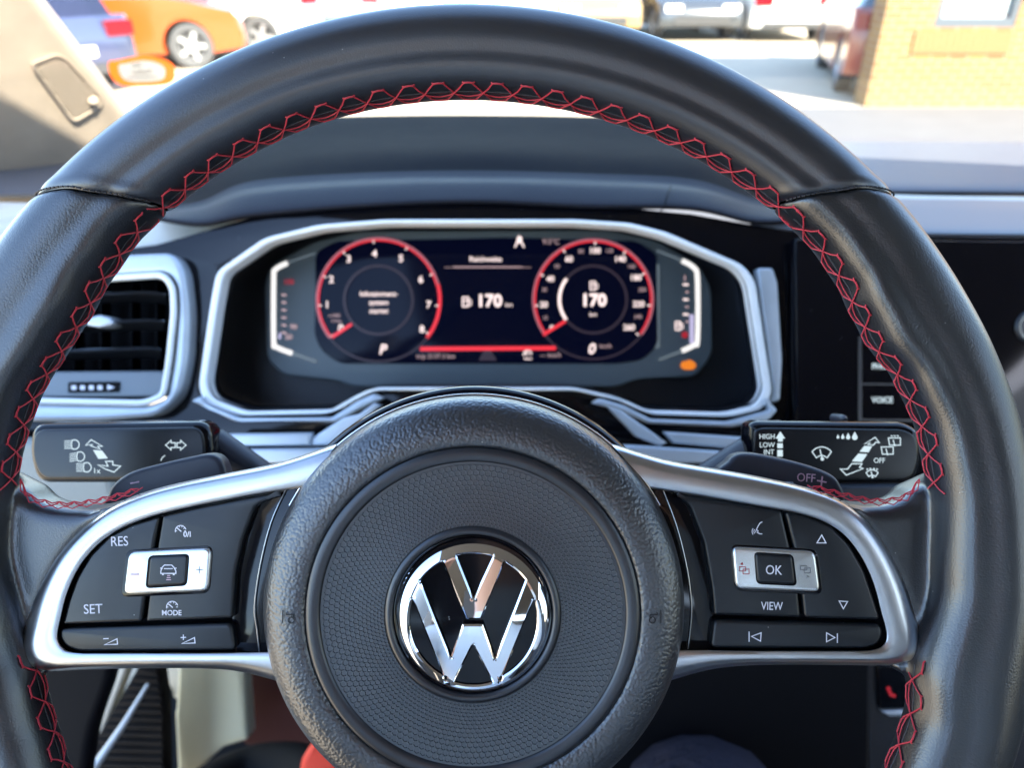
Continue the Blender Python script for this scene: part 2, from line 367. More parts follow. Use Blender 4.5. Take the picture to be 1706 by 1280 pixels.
# red cross stitching
def stitch(th0, th1, oo, oi, period, parent, lift=.00035, grip_=0, taper=None):
    mb = MB(); n = int(abs(th1 - th0) / period); sg = 1 if th1 > th0 else -1
    def pt(u, v, dv=0):
        th = th0 + sg * (u) * period
        p0, p1 = lerp(PH_O, th) + oo, lerp(PH_I, th) + oi; ph = p0 + (p1 - p0) * v
        return rim_pt(th, ph, grip_, lift + dv)
    R_ = .00028
    for i in range(n):
        j = random.uniform(-.03, .03); j2 = random.uniform(-.03, .03)
        mb.tube([pt(i - .20 + j, 0, -.0005), pt(i - .15 + j, 0, .0001), pt(i + j, -.03, .0002), pt(i + .15 + j, 0, .0001), pt(i + .20 + j, 0, -.0005)], R_ * 1.2, RED, 6)
        mb.tube([pt(i - .26 + j, 1, -.0005), pt(i - .2 + j, 1, .0001), pt(i + j, 1.02, .0001), pt(i + .2 + j, 1, .0001), pt(i + .26 + j, 1, -.0005)], R_ * 1.1, RED, 6)
        mb.tube([pt(i + .16 + j, .02), pt(i + .33 + j2, .28, .0001), pt(i + .5, .52, .0003), pt(i + .76 + j2, .98, 0)], R_, RED, 5)
        mb.tube([pt(i + .84 + j, .02), pt(i + .67 + j2, .28, .0001), pt(i + .5, .52, .0001), pt(i + .24 + j2, .98, 0)], R_, RED, 5)
    for i in range(n - 1):
        mb.tube([pt(i + .5, .52, .0002), pt(i + .7, .66, .0002), pt(i + 1.0, .74, .0002), pt(i + 1.3, .66, .0002), pt(i + 1.5, .52, .0002)], R_ * .85, RED, 5)
    # seam line in the leather under the thread
    mb.tube([pt(u * .5, .5, -.0003) for u in range(2 * n)], .00022, DTHREAD, 5)
    return mb.build('stitching', parent, smooth=60)
PER = 3.45
stitch(48.2, 131.2, 0, -1, PER, wheel)
stitch(131.8, 171.5, 0, -1, PER, gl, grip_=1, lift=.0006)
stitch(47.6, 9.5, 0, -1, PER, gr, grip_=1, lift=.0006)
stitch(190.5, 222, 0, -1, PER * 1.2, gl, grip_=1, lift=.0006)
stitch(-11, -42, 0, -1, PER * 1.2, gr, grip_=1, lift=.0006)
# the stitches that run on along the top edge of the spoke leather
def edge_stitch(pts, d, parent):
    mb = MB(); pts = cr(pts, 8); step = 0; q = [P(x, y, d) for x, y in pts]; 
    L = [0]
    for a, b in zip(q, q[1:]): L.append(L[-1] + (b - a).length)
    def at(s):
        s = min(max(s, 0), L[-1])
        for i in range(len(L) - 1):
            if s <= L[i + 1]: t = (s - L[i]) / (L[i + 1] - L[i]); return q[i].lerp(q[i + 1], t)
        return q[-1]
    p = .0052; n = int(L[-1] / p)
    for i in range(n):
        a = i * p; u = Vector((0, .0012, .0000)); z = Vector((0, 0, .001)); w = Vector((0, -.0012, .0012))
        mb.tube([at(a) + u * .3, at(a + p * .5) + u, at(a + p) + u * .3], .00024, RED, 5)
        mb.tube([at(a) + w * .5, at(a + p * .5) + u * .8, at(a + p) + w * .5], .0002, RED, 5)
        mb.tube([at(a - p * .4) + u * .3, at(a + p * .5) + w, at(a + p * 1.4) + u * .3], .0002, RED, 5)
    return mb.build('stitching', parent, smooth=60)
edge_stitch([(34, 800), (46, 826), (72, 838), (110, 842), (150, 838), (195, 828), (238, 814)], D + .0025, gl)
edge_stitch([(1532, 800), (1515, 824), (1490, 834), (1455, 836), (1415, 828), (1375, 818), (1336, 808)], D + .0025, gr)
# ---------------------------------------------------------------- hub (airbag cover)
HC = (P(790, 1010, .26).x, P(790, 1010, .26).y)
mb = MB()
mb.lathe(HC, [(.0567, .2510), (.0570, .2500), (.0582, .2495), (.0605, .2492), (.0640, .2495), (.0673, .2505), (.0700, .2520), (.0720, .2543), (.0733, .2575), (.0740, .2620), (.0736, .270), (.070, .282), (.0, .284)], VINYL, 160)
hub = mb.build('airbag_cover', wheel, smooth=80)
mb = MB(); mb.lathe(HC, [(.0516, .2510), (.0519, .2499), (.0526, .2495), (.0538, .2492), (.0552, .2492), (.0562, .2496), (.0567, .2502), (.0568, .2510)], SOFT, 160)
mb.build('groove_ring', wheel, smooth=80)
# centre disc with its honeycomb of raised pads, shrinking towards the emblem
mb = MB(); r0, r1 = .0300, .0517
def dz(r): return .2502 - .0012 * ((r - r0) / .022) ** 2 * 0 + .0004 * math.sin((r - r0) / (r1 - r0) * math.pi)
mb.lathe(HC, [(r0 - .001, .2506)] + [(r0 + (r1 - r0) * i / 10, dz(r0 + (r1 - r0) * i / 10) + .0003) for i in range(11)], HEXM, 128)
NH = 146; du = 2 * math.pi / NH; rowdv = du * math.sqrt(3) / 2; row = 0; v = math.log(r0) + du * .5
while v < math.log(r1) - du * .35:
    for k in range(NH):
        u0 = (k + (.5 if row % 2 else 0)) * du; lp_ = [[], [], []]
        for j in range(6):
            a = math.radians(60 * j + 30)
            for lst, rad, dd in zip(lp_, (.578, .51, .42), (-.00022, -.00022, .00016)):
                uu = u0 + math.cos(a) * rad * du; vv = v + math.sin(a) * rad * du; r = math.exp(vv)
                lst.append((HC[0] + r * math.cos(uu), HC[1] + r * math.sin(uu), -(dz(r) + dd)))
        mb.add(lp_[0] + lp_[1] + lp_[2], [(12, 13, 14, 15, 16, 17)] + [(j, j + 6, (j + 1) % 6 + 6, (j + 1) % 6) for j in range(6)] + [(j + 6, j + 12, (j + 1) % 6 + 12, (j + 1) % 6 + 6) for j in range(6)], HEXM)
    v += rowdv; row += 1
mb.build('honeycomb_disc', wheel, smooth=0)
# emblem
mb = MB(); mb.lathe(HC, [(.0266, .2535), (.0270, .2508), (.0274, .2498), (.0280, .2494), (.0288, .2495), (.0296, .2500), (.0301, .2507)], SOFT, 128)
mb.build('emblem_surround', wheel, smooth=80)
emb = MB(); emb.lathe(HC, [(.0270, .2520), (.0268, .2506), (.0265, .2505), (.0262, .2508), (.0258, .2512)], GLOSS, 128)
emb.lathe(HC, [(.0256, .2512), (.0002, .2512)], GLOSS, 96)
embo = emb.build('emblem_base', wheel, smooth=50)
def E(x, y): return (788.1 + (x - 632) / 4.19, 1034 + (y - 657) / 4.19)
c0 = (632, 657)
def ea(r, a0, a1, n=20): return [E(*p) for p in arc(c0[0], c0[1], r, a0, a1, n)]
def on(r, x):                                                       # angle on the ring of radius r where x is reached (upper half)
    return math.degrees(math.acos((x - c0[0]) / r))
ring = ea(556, 7, 367, 90)[:-1]
A = [E(635, 500)] + ea(462, on(462, 515), on(462, 770), 8)
Bc = [E(475, 915), E(560, 682), E(700, 682), E(785, 925)] + ea(458, 37, 61.5, 8) + [E(690, 646), E(590, 646)] + ea(458, 118, 144, 8)
Dl = [E(440, 1092)] + ea(447, 246, 161.5, 24)
Er = [E(822, 1092)] + ea(447.5, -66.2, 18.3, 21)
Fb = [E(632, 825)] + ea(462, 253, 287, 8)
import numpy as np
from mathutils.geometry import delaunay_2d_cdt
def relief(outs, d, th, bev, m, step=.00042, dome=3.2):
    """bevelled relief plate with holes, finely meshed so that its face can be domed"""
    L = []
    for o in outs:
        q = [np.array(P(x, y, d))[:2] for x, y in o]; r = []
        for p0, p1 in zip(q, q[1:] + q[:1]):
            n_ = max(1, int(np.linalg.norm(p1 - p0) / step)); r += [p0 + (p1 - p0) * k / n_ for k in range(n_)]
        L.append(np.array(r))
    SA = np.concatenate(L); SB = np.concatenate([np.roll(l, -1, 0) for l in L])
    def dist(p):
        ab = SB - SA; out = np.empty(len(p))
        for s0 in range(0, len(p), 400):
            q = p[s0:s0 + 400, None, :]; t = np.clip(((q - SA) * ab).sum(2) / np.maximum((ab ** 2).sum(1), 1e-18), 0, 1)
            out[s0:s0 + 400] = np.sqrt(((SA + ab * t[..., None] - q) ** 2).sum(2)).min(1)
        return out
    def inside(p):
        out = np.empty(len(p), bool)
        for s0 in range(0, len(p), 400):
            x = p[s0:s0 + 400, None, 0]; y = p[s0:s0 + 400, None, 1]
            c_ = (SA[:, 1] > y) != (SB[:, 1] > y); xx = SA[:, 0] + (y - SA[:, 1]) * (SB[:, 0] - SA[:, 0]) / np.where(np.abs(SB[:, 1] - SA[:, 1]) < 1e-15, 1e-15, SB[:, 1] - SA[:, 1])
            out[s0:s0 + 400] = (c_ & (x < xx)).sum(1) % 2 == 1
        return out
    lo, hi = SA.min(0), SA.max(0); ext = []
    for l in L:
        tg = np.roll(l, -1, 0) - np.roll(l, 1, 0); nn = np.stack([-tg[:, 1], tg[:, 0]], 1) / np.linalg.norm(tg, axis=1)[:, None]
        for off in (bev * .5, bev, bev * 1.12):
            for s_ in (1, -1):
                q = l + nn * off * s_; ok = inside(q) & (np.abs(dist(q) - off) < off * .15); ext.append(q[ok])
    gx, gy = np.meshgrid(np.arange(lo[0], hi[0], step * 1.3), np.arange(lo[1], hi[1], step * 1.3)); g = np.stack([gx.ravel(), gy.ravel()], 1)
    g = g[inside(g)]; g = g[dist(g) > bev * 1.35]
    V = np.concatenate([SA] + ext + [g]); E2 = []; k = 0
    for l in L: E2 += [(k + i, k + (i + 1) % len(l)) for i in range(len(l))]; k += len(l)
    vo, eo, fo, *_ = delaunay_2d_cdt([Vector((float(x) * 100, float(y) * 100)) for x, y in V], E2, [], 0, 1e-7)
    vo = np.array([(v.x / 100, v.y / 100) for v in vo]); cen = np.array([vo[list(f)].mean(0) for f in fo]); ok = inside(cen); dd = dist(vo)
    cx, cy = P(*E(*c0), d).x, P(*E(*c0), d).y
    def zz(x, y, e): r = math.hypot(x - cx, y - cy); return -d - bev * max(0, 1 - e / bev) - dome * r * r + .0010 - (0 if not .0213 < r < .03 else 55 * (r - .0213) ** 2)
    vs = [(x, y, zz(x, y, e)) for (x, y), e in zip(vo, dd)]
    mb = MB(); mb.add(vs, [tuple(f) for f, o_ in zip(fo, ok) if o_], m)
    for l in L: mb.grid([[(x, y, zz(x, y, 0)) for x, y in l], [(x, y, -d - th) for x, y in l]], m, close_u=True)
    return mb
relief([ring, A, Bc, Dl, Er, Fb], .2492, .0016, .0006, CHROME).build('emblem', wheel, smooth=24)
# gloss collar above the hub with its bright line
mb = MB(); a0, a1 = math.radians(28), math.radians(152)
mb.lathe(HC, [(.0742, .2640), (.0765, .2655), (.0775, .268), (.0770, .276)], GLOSS, 80, a0, a1); mb.build('collar', wheel, smooth=60)
mb = MB(); mb.tube([(HC[0] + .0744 * math.cos(a0 + (a1 - a0) * k / 80), HC[1] + .0744 * math.sin(a0 + (a1 - a0) * k / 80), -.2625) for k in range(81)], .0004, CHROME, 8)
mb.build('bright_line', wheel, smooth=80)
for x, s_ in ((480, 1), (1092, -1)):                                # horn marks pressed into the cover
    mb = MB(); d = .2488
    mb.stroke([(x - 9 * s_, 1017), (x - 9 * s_, 1039)], 1.8, d, ENGR)
    mb.stroke(arc(x + 5 * s_, 1034, 5, 0, 360, 16)[:-1], 1.7, d, ENGR, closed=True)
    mb.stroke([(x - 3 * s_, 1021), (x - 3 * s_, 1025), (x + 9 * s_, 1025), (x + 9 * s_, 1030)], 1.6, d - .00002, ENGR)
    mb.build('horn_mark', hub, smooth=0)
# ---------------------------------------------------------------- metal spoke bezels
def bezel(outer, inner):
    o = cr(outer, 6); i = cr(inner, 6); mb = MB()
    prof = [(-.06, -.008), (-.03, -.0052), (.0, -.0032), (.05, -.0020), (.12, -.0011), (.24, -.0003), (.34, .0), (.42, .0002), (.72, .0001), (.93, -.0001), (.985, -.0004), (1.0, -.0012), (1.0, -.005)]
    rows = []
    for t, h in prof:
        rows.append([P(a[0] + (b[0] - a[0]) * t, a[1] + (b[1] - a[1]) * t, .2585 - h) for a, b in zip(o, i)])
    mb.grid(rows, SATIN); return mb.build('spoke_bezel', wheel, smooth=50)
LO = [(560, 742), (470, 772), (380, 791), (300, 807), (235, 825), (180, 850), (135, 885), (95, 930), (62, 990), (42, 1045), (30, 1086), (40, 1110), (80, 1117), (140, 1115), (230, 1113), (330, 1113), (400, 1118), (480, 1138)]
LI = [(510, 812), (440, 822), (370, 835), (305, 848), (250, 862), (200, 882), (162, 908), (132, 945), (112, 988), (100, 1035), (96, 1062), (104, 1079), (122, 1088), (170, 1089), (240, 1089), (330, 1089), (400, 1088), (450, 1087)]
RO = [(1020, 742), (1105, 768), (1180, 782), (1260, 796), (1340, 814), (1400, 836), (1442, 868), (1478, 915), (1505, 968), (1522, 1020), (1533, 1068), (1526, 1096), (1490, 1107), (1440, 1108), (1350, 1107), (1250, 1108), (1180, 1115), (1110, 1134)]
RI = [(1085, 814), (1140, 822), (1200, 832), (1270, 845), (1330, 856), (1375, 871), (1408, 893), (1436, 930), (1456, 975), (1468, 1020), (1477, 1056), (1472, 1075), (1452, 1084), (1400, 1085), (1330, 1085), (1250, 1085), (1180, 1084), (1130, 1084)]
for o_, i_ in ((LO, LI), (RO, RI)):
    bezel(o_, i_)
    mb = MB(); mb.plate(cr(i_, 3), .2650, .004, .0001, BLACK); mb.build('key_tray', wheel)
    x = 1 if i_ is LI else -1
mb = MB(); mb.plate([(386, 1030), (392, 950), (425, 842), (478, 816), (520, 806), (500, 900), (470, 1000), (470, 1088), (393, 1087)], .2628, .003, .0004, GLOSS)
mb.build('shaded_key_slope', wheel)  # black plate paints the shade where the keys slope down to the hub
mb = MB(); mb.tube([P(x, y, .2620) for x, y in cr([(476, 816), (452, 870), (434, 940), (424, 1010), (428, 1050), (432, 1087)], 5)], .00022, SATIN, 6); mb.build('edge_line', wheel)
mb = MB(); mb.plate([(1147, 838), (1173, 900), (1186, 980), (1190, 1030), (1184, 1083), (1120, 1086), (1110, 1000), (1080, 880), (1075, 812), (1110, 816)], .2628, .003, .0004, GLOSS)
mb.build('shaded_key_slope', wheel)  # same painted shade on the right-hand keys
mb = MB(); mb.tube([P(x, y, .2620) for x, y in cr([(1105, 818), (1128, 880), (1145, 950), (1152, 1010), (1150, 1050), (1146, 1082)], 5)], .00022, SATIN, 6); mb.build('edge_line', wheel)
KD = .2600
def key(name, out, r=4, bev=.0008, d=KD, m=KEY, th=.005):
    mb = MB(); mb.plate(rnd(out, r), d, th, bev, m, seg=3); return mb.build(name, wheel, smooth=50)
def wide(out, k, c): return out
set_key = key('control_key', [(266, 861), (256, 914), (241, 996), (236, 1037), (103, 1042), (114, 1000), (128, 962), (150, 925), (182, 893), (218, 875)], 6, .0012)
spd_key = key('control_key', [(270, 860), (330, 846), (400, 832), (470, 820), (425, 845), (404, 900), (392, 955), (387, 1031), (242, 1037), (247, 996), (261, 914)], 4, .0012)
vol_key = key('control_key', [(100, 1048), (386, 1039), (393, 1085), (132, 1087), (108, 1079), (98, 1062)], 10, .0012)
voi_key = key('control_key', [(1125, 822), (1303, 852), (1317, 912), (1331, 992), (1335, 1030), (1190, 1026), (1186, 980), (1173, 905), (1150, 845)], 4, .0012)
arr_key = key('control_key', [(1308, 853), (1345, 861), (1385, 877), (1416, 908), (1441, 952), (1459, 1005), (1468, 1034), (1341, 1031), (1337, 992), (1323, 912)], 8, .0012)
trk_key = key('control_key', [(1190, 1033), (1468, 1041), (1472, 1058), (1463, 1076), (1442, 1082), (1184, 1081)], 10, .0012)
LD = KD - .00006
def legend(parent, fn, name='legend'):
    mb = MB(); fn(mb); mb.pieces(name, parent)
legend(set_key, lambda m: (m.text('RES', 199, 903, 16, LD, LEG, rot=2, sx=.85), m.text('SET', 155, 1016, 16, LD, LEG, rot=2, sx=.9)))
def speedo_icon(m, cx, cy, r, d, mt):
    m.cut()
    m.stroke(arc(cx, cy, r, 15, 195, 14), 1.5, d, mt)
    for a in range(0, 181, 36): m.stroke([(cx + math.cos(math.radians(a)) * (r - 3), cy - math.sin(math.radians(a)) * (r - 3)), (cx + math.cos(math.radians(a)) * r, cy - math.sin(math.radians(a)) * r)], 1.2, d - .00001, mt)
    m.stroke([(cx + 1, cy + 1), (cx - 6, cy - 5)], 1.8, d - .00002, mt)
legend(spd_key, lambda m: (speedo_icon(m, 301, 885, 9, LD, LEG), m.text('0/I', 312, 891, 9, LD - .00003, LEG, sx=1, bold=.02), speedo_icon(m, 287, 1012, 9.5, LD, LEG), m.text('MODE', 286, 1022, 8.6, LD - .00003, LEG, sx=.95, bold=.015)))
def volume(m, x, y, plus):
    m.cut()
    m.stroke([(x - 10, y + 6), (x + 12, y + 5), (x + 11, y - 4)], 1.7, LD, LEG, closed=True)
    m.stroke([(x - 12, y - 4), (x - 3, y - 4.5)], 1.6, LD, LEG)
    if plus: m.stroke([(x - 7.5, y - 9), (x - 7.5, y)], 1.6, LD - .00002, LEG)
legend(vol_key, lambda m: (volume(m, 184, 1069, False), volume(m, 313, 1067, True)))
def voice(m):
    m.stroke([(1266, 872), (1263, 877), (1260, 883), (1263, 885), (1262, 888), (1266, 890), (1270, 890)], 1.5, LD, LEG)
    m.stroke([(1266, 872), (1270, 870)], 1.5, LD, LEG)
    for r in (3, 6, 9): m.stroke(arc(1262, 886, r, 145, 215, 6), 1.2, LD, LEG)
    m.text('VIEW', 1286, 1011, 13.5, LD, LEG, rot=-1, sx=.78)
legend(voi_key, voice)
legend(arr_key, lambda m: (m.stroke([(1361, 905), (1376, 905), (1369, 892)], 1.7, LD, LEG, closed=True), m.cut(), m.stroke([(1398, 1002), (1412, 1003), (1405, 1015)], 1.7, LD, LEG, closed=True)))
legend(trk_key, lambda m: (m.stroke([(1248, 1053), (1248, 1070)], 1.8, LD, LEG), m.stroke([(1268, 1055), (1267, 1069), (1252, 1061)], 1.7, LD, LEG, closed=True), m.cut(),
                           m.stroke([(1395, 1056), (1395, 1072)], 1.8, LD, LEG), m.stroke([(1377, 1055), (1377, 1070), (1391, 1063)], 1.7, LD, LEG, closed=True)))
def rocker(out, ctr, leg_l, leg_r, leg_c):
    c = (sum(p[0] for p in out) / 4, sum(p[1] for p in out) / 4)
    big = [(c[0] + (x - c[0]) * 1.05, c[1] + (y - c[1]) * 1.11) for x, y in out]
    mb = MB(); mb.plate(rnd(big, 15), KD - .0001, .003, .0003, GLOSS); mb.build('rocker_well', wheel)
    mb = MB(); mb.plate(rnd(out, 13), KD - .0012, .004, .0011, PLATE, seg=4); rk = mb.build('rocker_switch', wheel, smooth=50)
    cc = (sum(p[0] for p in ctr) / 4, sum(p[1] for p in ctr) / 4)
    cw = [(cc[0] + (x - cc[0]) * 1.06, cc[1] + (y - cc[1]) * 1.08) for x, y in ctr]
    mb = MB(); mb.plate(rnd(cw, 9), KD - .00125, .002, .00005, BLACK); mb.plate(rnd(ctr, 8), KD - .0019, .004, .0009, KEY, seg=4); leg_c(mb, KD - .0020); mb.build('centre_key', rk, smooth=50)
    mb = MB(); leg_l(mb, KD - .00128); mb.cut(); leg_r(mb, KD - .00128); mb.pieces('legend', rk)
def carleg(m, d):
    m.stroke([(268, 952), (270, 946), (274, 942), (286, 942), (290, 946), (293, 952), (293, 956), (268, 956)], 1.7, d, LEG, closed=True)
    m.stroke([(273, 948), (288, 948)], 1.5, d, LEG); m.stroke([(267, 947), (271, 948)], 1.6, d - .00001, LEG); m.stroke([(294, 947), (290, 948)], 1.6, d - .00001, LEG)
    m.stroke([(270, 958), (273, 958)], 2, d, LEG); m.stroke([(288, 958), (291, 958)], 2, d, LEG)
    for y, w in ((959.5, 2.5), (963, 3.2), (966.5, 4)): m.stroke([(281 - w, y), (281 + w, y)], 1.4, d - .00002, LEGP)
rocker([(213, 920), (352, 913), (347, 986), (204, 992)], [(249, 928), (314, 925), (310, 975), (244, 979)],
       lambda m, d: m.stroke([(217, 957.5), (232, 957.5)], 2.2, d, LEGR),
       lambda m, d: (m.stroke([(326, 950), (338, 950)], 1.2, d, LEGD), m.stroke([(332, 944), (332, 956)], 1.2, d - .00002, LEGD)), carleg)
def pages(m, x, y, mt, d, up):
    m.stroke([(x - 8, y - 6), (x + 2, y - 6), (x + 2, y + 1), (x - 8, y + 1)], 1.2, d, mt, closed=True)
    m.stroke([(x - 2, y - 2), (x + 8, y - 2), (x + 8, y + 6), (x - 2, y + 6)], 1.2, d - .00002, mt, closed=True)
    if up: m.fill([(x - 7, y - 10), (x - 3, y - 14), (x - 2, y - 9)], d, mt)
    else: m.stroke([(x + 1, y + 10), (x + 6, y + 12), (x + 1, y + 14)], 1.0, d, mt)
rocker([(1220, 911), (1359, 919), (1368, 988), (1226, 982)], [(1258, 922), (1320, 926), (1326, 975), (1262, 972)],
       lambda m, d: pages(m, 1240, 951, LEGR, d, True), lambda m, d: pages(m, 1342, 949, LEGD, d, False),
       lambda m, d: m.text('OK', 1289, 951, 15.5, d, LEG, rot=-2, sx=.85))
# ---------------------------------------------------------------- shift paddles (turn with the wheel)
pl = cr([(176, 850), (177, 826), (188, 806), (216, 787), (262, 774), (310, 763), (345, 757), (364, 764), (374, 784), (378, 830), (300, 870)], 5, True)
mb = MB(); mb.plate(pl, .285, .009, .0022, PADDLE, 4); lp = mb.build('shift_paddle', wheel, smooth=60)
mb = MB(); mb.stroke([(217, 806), (232, 803)], 2.4, .28494, LEGP); mb.build('legend', lp, smooth=0)
pr = cr([(1200, 800), (1214, 770), (1232, 757), (1262, 757), (1310, 766), (1355, 778), (1388, 792), (1402, 808), (1410, 832), (1405, 870), (1300, 880)], 5, True)
mb = MB(); mb.plate(pr, .285, .009, .0022, PADDLE, 4); rp = mb.build('shift_paddle', wheel, smooth=60)
mb = MB(); mb.text('OFF', 1343, 797, 14, .28494, LEGP, rot=-4, sx=.9); mb.stroke([(1361, 801), (1377, 804)], 2.6, .28494, LEGP); mb.stroke([(1370, 794), (1368, 811)], 2.6, .28492, LEGP); mb.pieces('legend', rp)
# column shroud behind the hub
mb = MB(); mb.lathe(HC, [(.045, .285), (.05, .30), (.055, .40), (.05, .52)], BLACK, 48); mb.build('column_shroud', None, 'dark round shroud of the steering column behind the wheel hub', 'column shroud', smooth=60)
# ================================================================ STALKS
def stalk(side, out, face, d, label):
    t = empty('control_stalk', W(sum(p[0] for p in out) / len(out), sum(p[1] for p in out) / len(out), d), label, 'stalk')
    mb = MB(); mb.plate(rnd(out, 26, 8), d, .017, .0045, GLOSS, 5); mb.build('stalk_body', t, smooth=60)
    mb = MB(); mb.plate(rnd(face, 22, 8), d - .0009, .004, .0009, KEY, 4); f = mb.build('face_panel', t, smooth=60)
    return t, f
ls, lf = stalk(-1, [(48, 706), (346, 702), (356, 760), (350, 806), (58, 806), (44, 760)], [(57, 716), (337, 712), (342, 760), (338, 797), (68, 798), (53, 760)], .335,
               'black indicator stalk with headlamp symbols at the left of the wheel hub')
d = .33405 - .00006
def lampicon(m, x, y, tilt=0, s=1.0, mt=E_STK):
    for k in range(5): m.stroke([(x - 14 * s, y - 6 * s + 3.1 * k * s + tilt), (x - 3 * s, y - 6 * s + 3.1 * k * s)], 1.2, d, mt)
    m.stroke([(x - 1 * s, y - 7 * s)] + arc(x + 3 * s, y, 8 * s, 80, -80, 10) + [(x - 1 * s, y + 7 * s)] + [(x - 2 * s, y)], 1.7, d, mt, closed=True)
mb = MB(); lampicon(mb, 121, 741); mb.cut(); lampicon(mb, 130, 761, 2); mb.cut(); lampicon(mb, 141, 779)
mb.text('1x', 161, 785, 9, d, E_STK)
mb.stroke([(143, 742), (152, 733), (171, 744), (163, 744), (167, 749), (151, 743), (154, 741)], 1.8, d, E_STK, closed=True)
mb.fill([(155, 750), (170, 751), (180, 764), (164, 765)], d, E_STK)
mb.stroke([(163, 775), (180, 777), (176, 769), (188, 769), (188, 775), (201, 777), (190, 787), (176, 782)], 1.8, d, E_STK, closed=True)
mb.cut(); mb.stroke([(276, 742), (285, 734), (285, 738), (292, 738), (292, 746), (285, 746), (285, 750)], 1.7, d, E_STK, closed=True)
mb.stroke([(310, 742), (301, 734), (301, 738), (295, 738), (295, 746), (301, 746), (301, 750)], 1.7, d, E_STK, closed=True)
mb.cut(); mb.stroke([(275, 759), (270, 763), (268, 768)], 1.4, d, E_STK)
mb.pieces('legend', lf)
mb = MB(); mb.tube([P(300, 740, .345), P(360, 742, .35), P(440, 795, .36), P(520, 860, .37)], [.009, .008, .007, .007], PADDLE, 16); mb.build('stalk_arm', ls, smooth=60)
rs, rf = stalk(1, [(1250, 708), (1262, 702), (1510, 704), (1534, 716), (1540, 760), (1528, 808), (1262, 810), (1248, 760)], [(1257, 718), (1270, 713), (1505, 716), (1525, 726), (1531, 760), (1520, 800), (1268, 802), (1255, 760)], .335,
               'black wiper stalk with wiper symbols at the right of the wheel hub')
mb = MB()
for s_, x, y in (('HIGH', 1278, 728), ('LOW', 1278, 742), ('INT', 1281, 754)): mb.text(s_, x, y, 8.5, d, E_STK, sx=.9)
mb.fill([(1292, 731), (1300, 719), (1308, 731), (1304, 731), (1304, 736), (1296, 736), (1296, 731)], d, E_STK)
mb.fill([(1295, 739), (1304, 739), (1304, 747), (1295, 747)], d, E_STK); mb.fill([(1295, 750), (1304, 750), (1304, 761), (1295, 761)], d, E_STK)
def wiper(m, x, y, s, dots=False):
    m.stroke([(x - 16 * s, y - 3 * s)] + [(x + 20 * s * math.sin(math.radians(a)), y + 9 * s - 20 * s * math.cos(math.radians(a))) for a in range(-42, 43, 14)] + [(x + 16 * s, y - 3 * s), (x + 9 * s, y + 7 * s), (x + 4 * s, y + 4 * s), (x, y + 3 * s), (x - 4 * s, y + 4 * s), (x - 9 * s, y + 7 * s)], 1.7, d, E_STK, closed=True)
    m.stroke([(x + 1 * s, y + 10 * s), (x - 3 * s, y - 7 * s)], 1.8, d - .00002, E_STK)
    m.fill(arc(x + 1 * s, y + 9 * s, 3 * s, 0, 360, 8)[:-1], d - .00003, E_STK)
    if dots:
        for k in (-8, -3, 3, 8): m.fill(arc(x + k, y - 15 * s + abs(k) * .2, 1.6, 0, 360, 6)[:-1], d, E_STK)
mb.cut(); wiper(mb, 1369, 756, 1.0); mb.cut(); wiper(mb, 1453, 790, .62, True)
mb.cut()
for k, (x, r) in enumerate(((1396, 2.2), (1404, 2.8), (1413, 3.5), (1424, 4.6))):
    mb.fill([(x, 728 - r * 1.9)] + arc(x, 729, r, 40, -220, 10), d, E_STK)
mb.cut(); mb.stroke([(1440, 740), (1458, 729), (1465, 738), (1459, 737), (1455, 742), (1446, 741), (1450, 738)], 1.8, d, E_STK, closed=True)
mb.fill([(1440, 743), (1453, 744), (1447, 754), (1432, 753)], d, E_STK); mb.fill([(1430, 756), (1445, 757), (1436, 770), (1419, 769)], d, E_STK)
mb.stroke([(1419, 773), (1436, 773), (1432, 779), (1438, 781), (1410, 792), (1400, 782), (1412, 782)], 1.8, d, E_STK, closed=True)
for (x, y, dots) in ((1490, 736, True), (1478, 751, False)):
    mb.cut(); mb.stroke([(x - 10, y - 6), (x + 10, y - 6), (x + 10, y + 6), (x + 4, y + 6), (x - 3, y + 6), (x - 8, y + 6)], 1.7, d, E_STK, closed=True)
    mb.stroke([(x + 1, y + 8), (x - 2, y - 3)], 1.7, d - .00002, E_STK)
    if dots:
        for k in (-6, -1, 4): mb.stroke([(x + k, y - 10), (x + k + 3, y - 9)], 1.8, d, E_STK)
mb.text('OFF', 1465, 768, 8.5, d, E_STK, sx=.9)
mb.pieces('legend', rf)
mb = MB(); mb.tube([P(1290, 750, .345), P(1245, 756, .35), P(1170, 800, .36), P(1090, 860, .37)], [.009, .008, .007, .007], PADDLE, 16); mb.build('stalk_arm', rs, smooth=60)
mb = MB(); mb.lathe((P(1396, 697, .36).x, P(1396, 697, .36).y), [(.0005, .352), (.0016, .353), (.002, .356), (.002, .365)], PADDLE, 16); mb.build('end_button', rs, smooth=60)
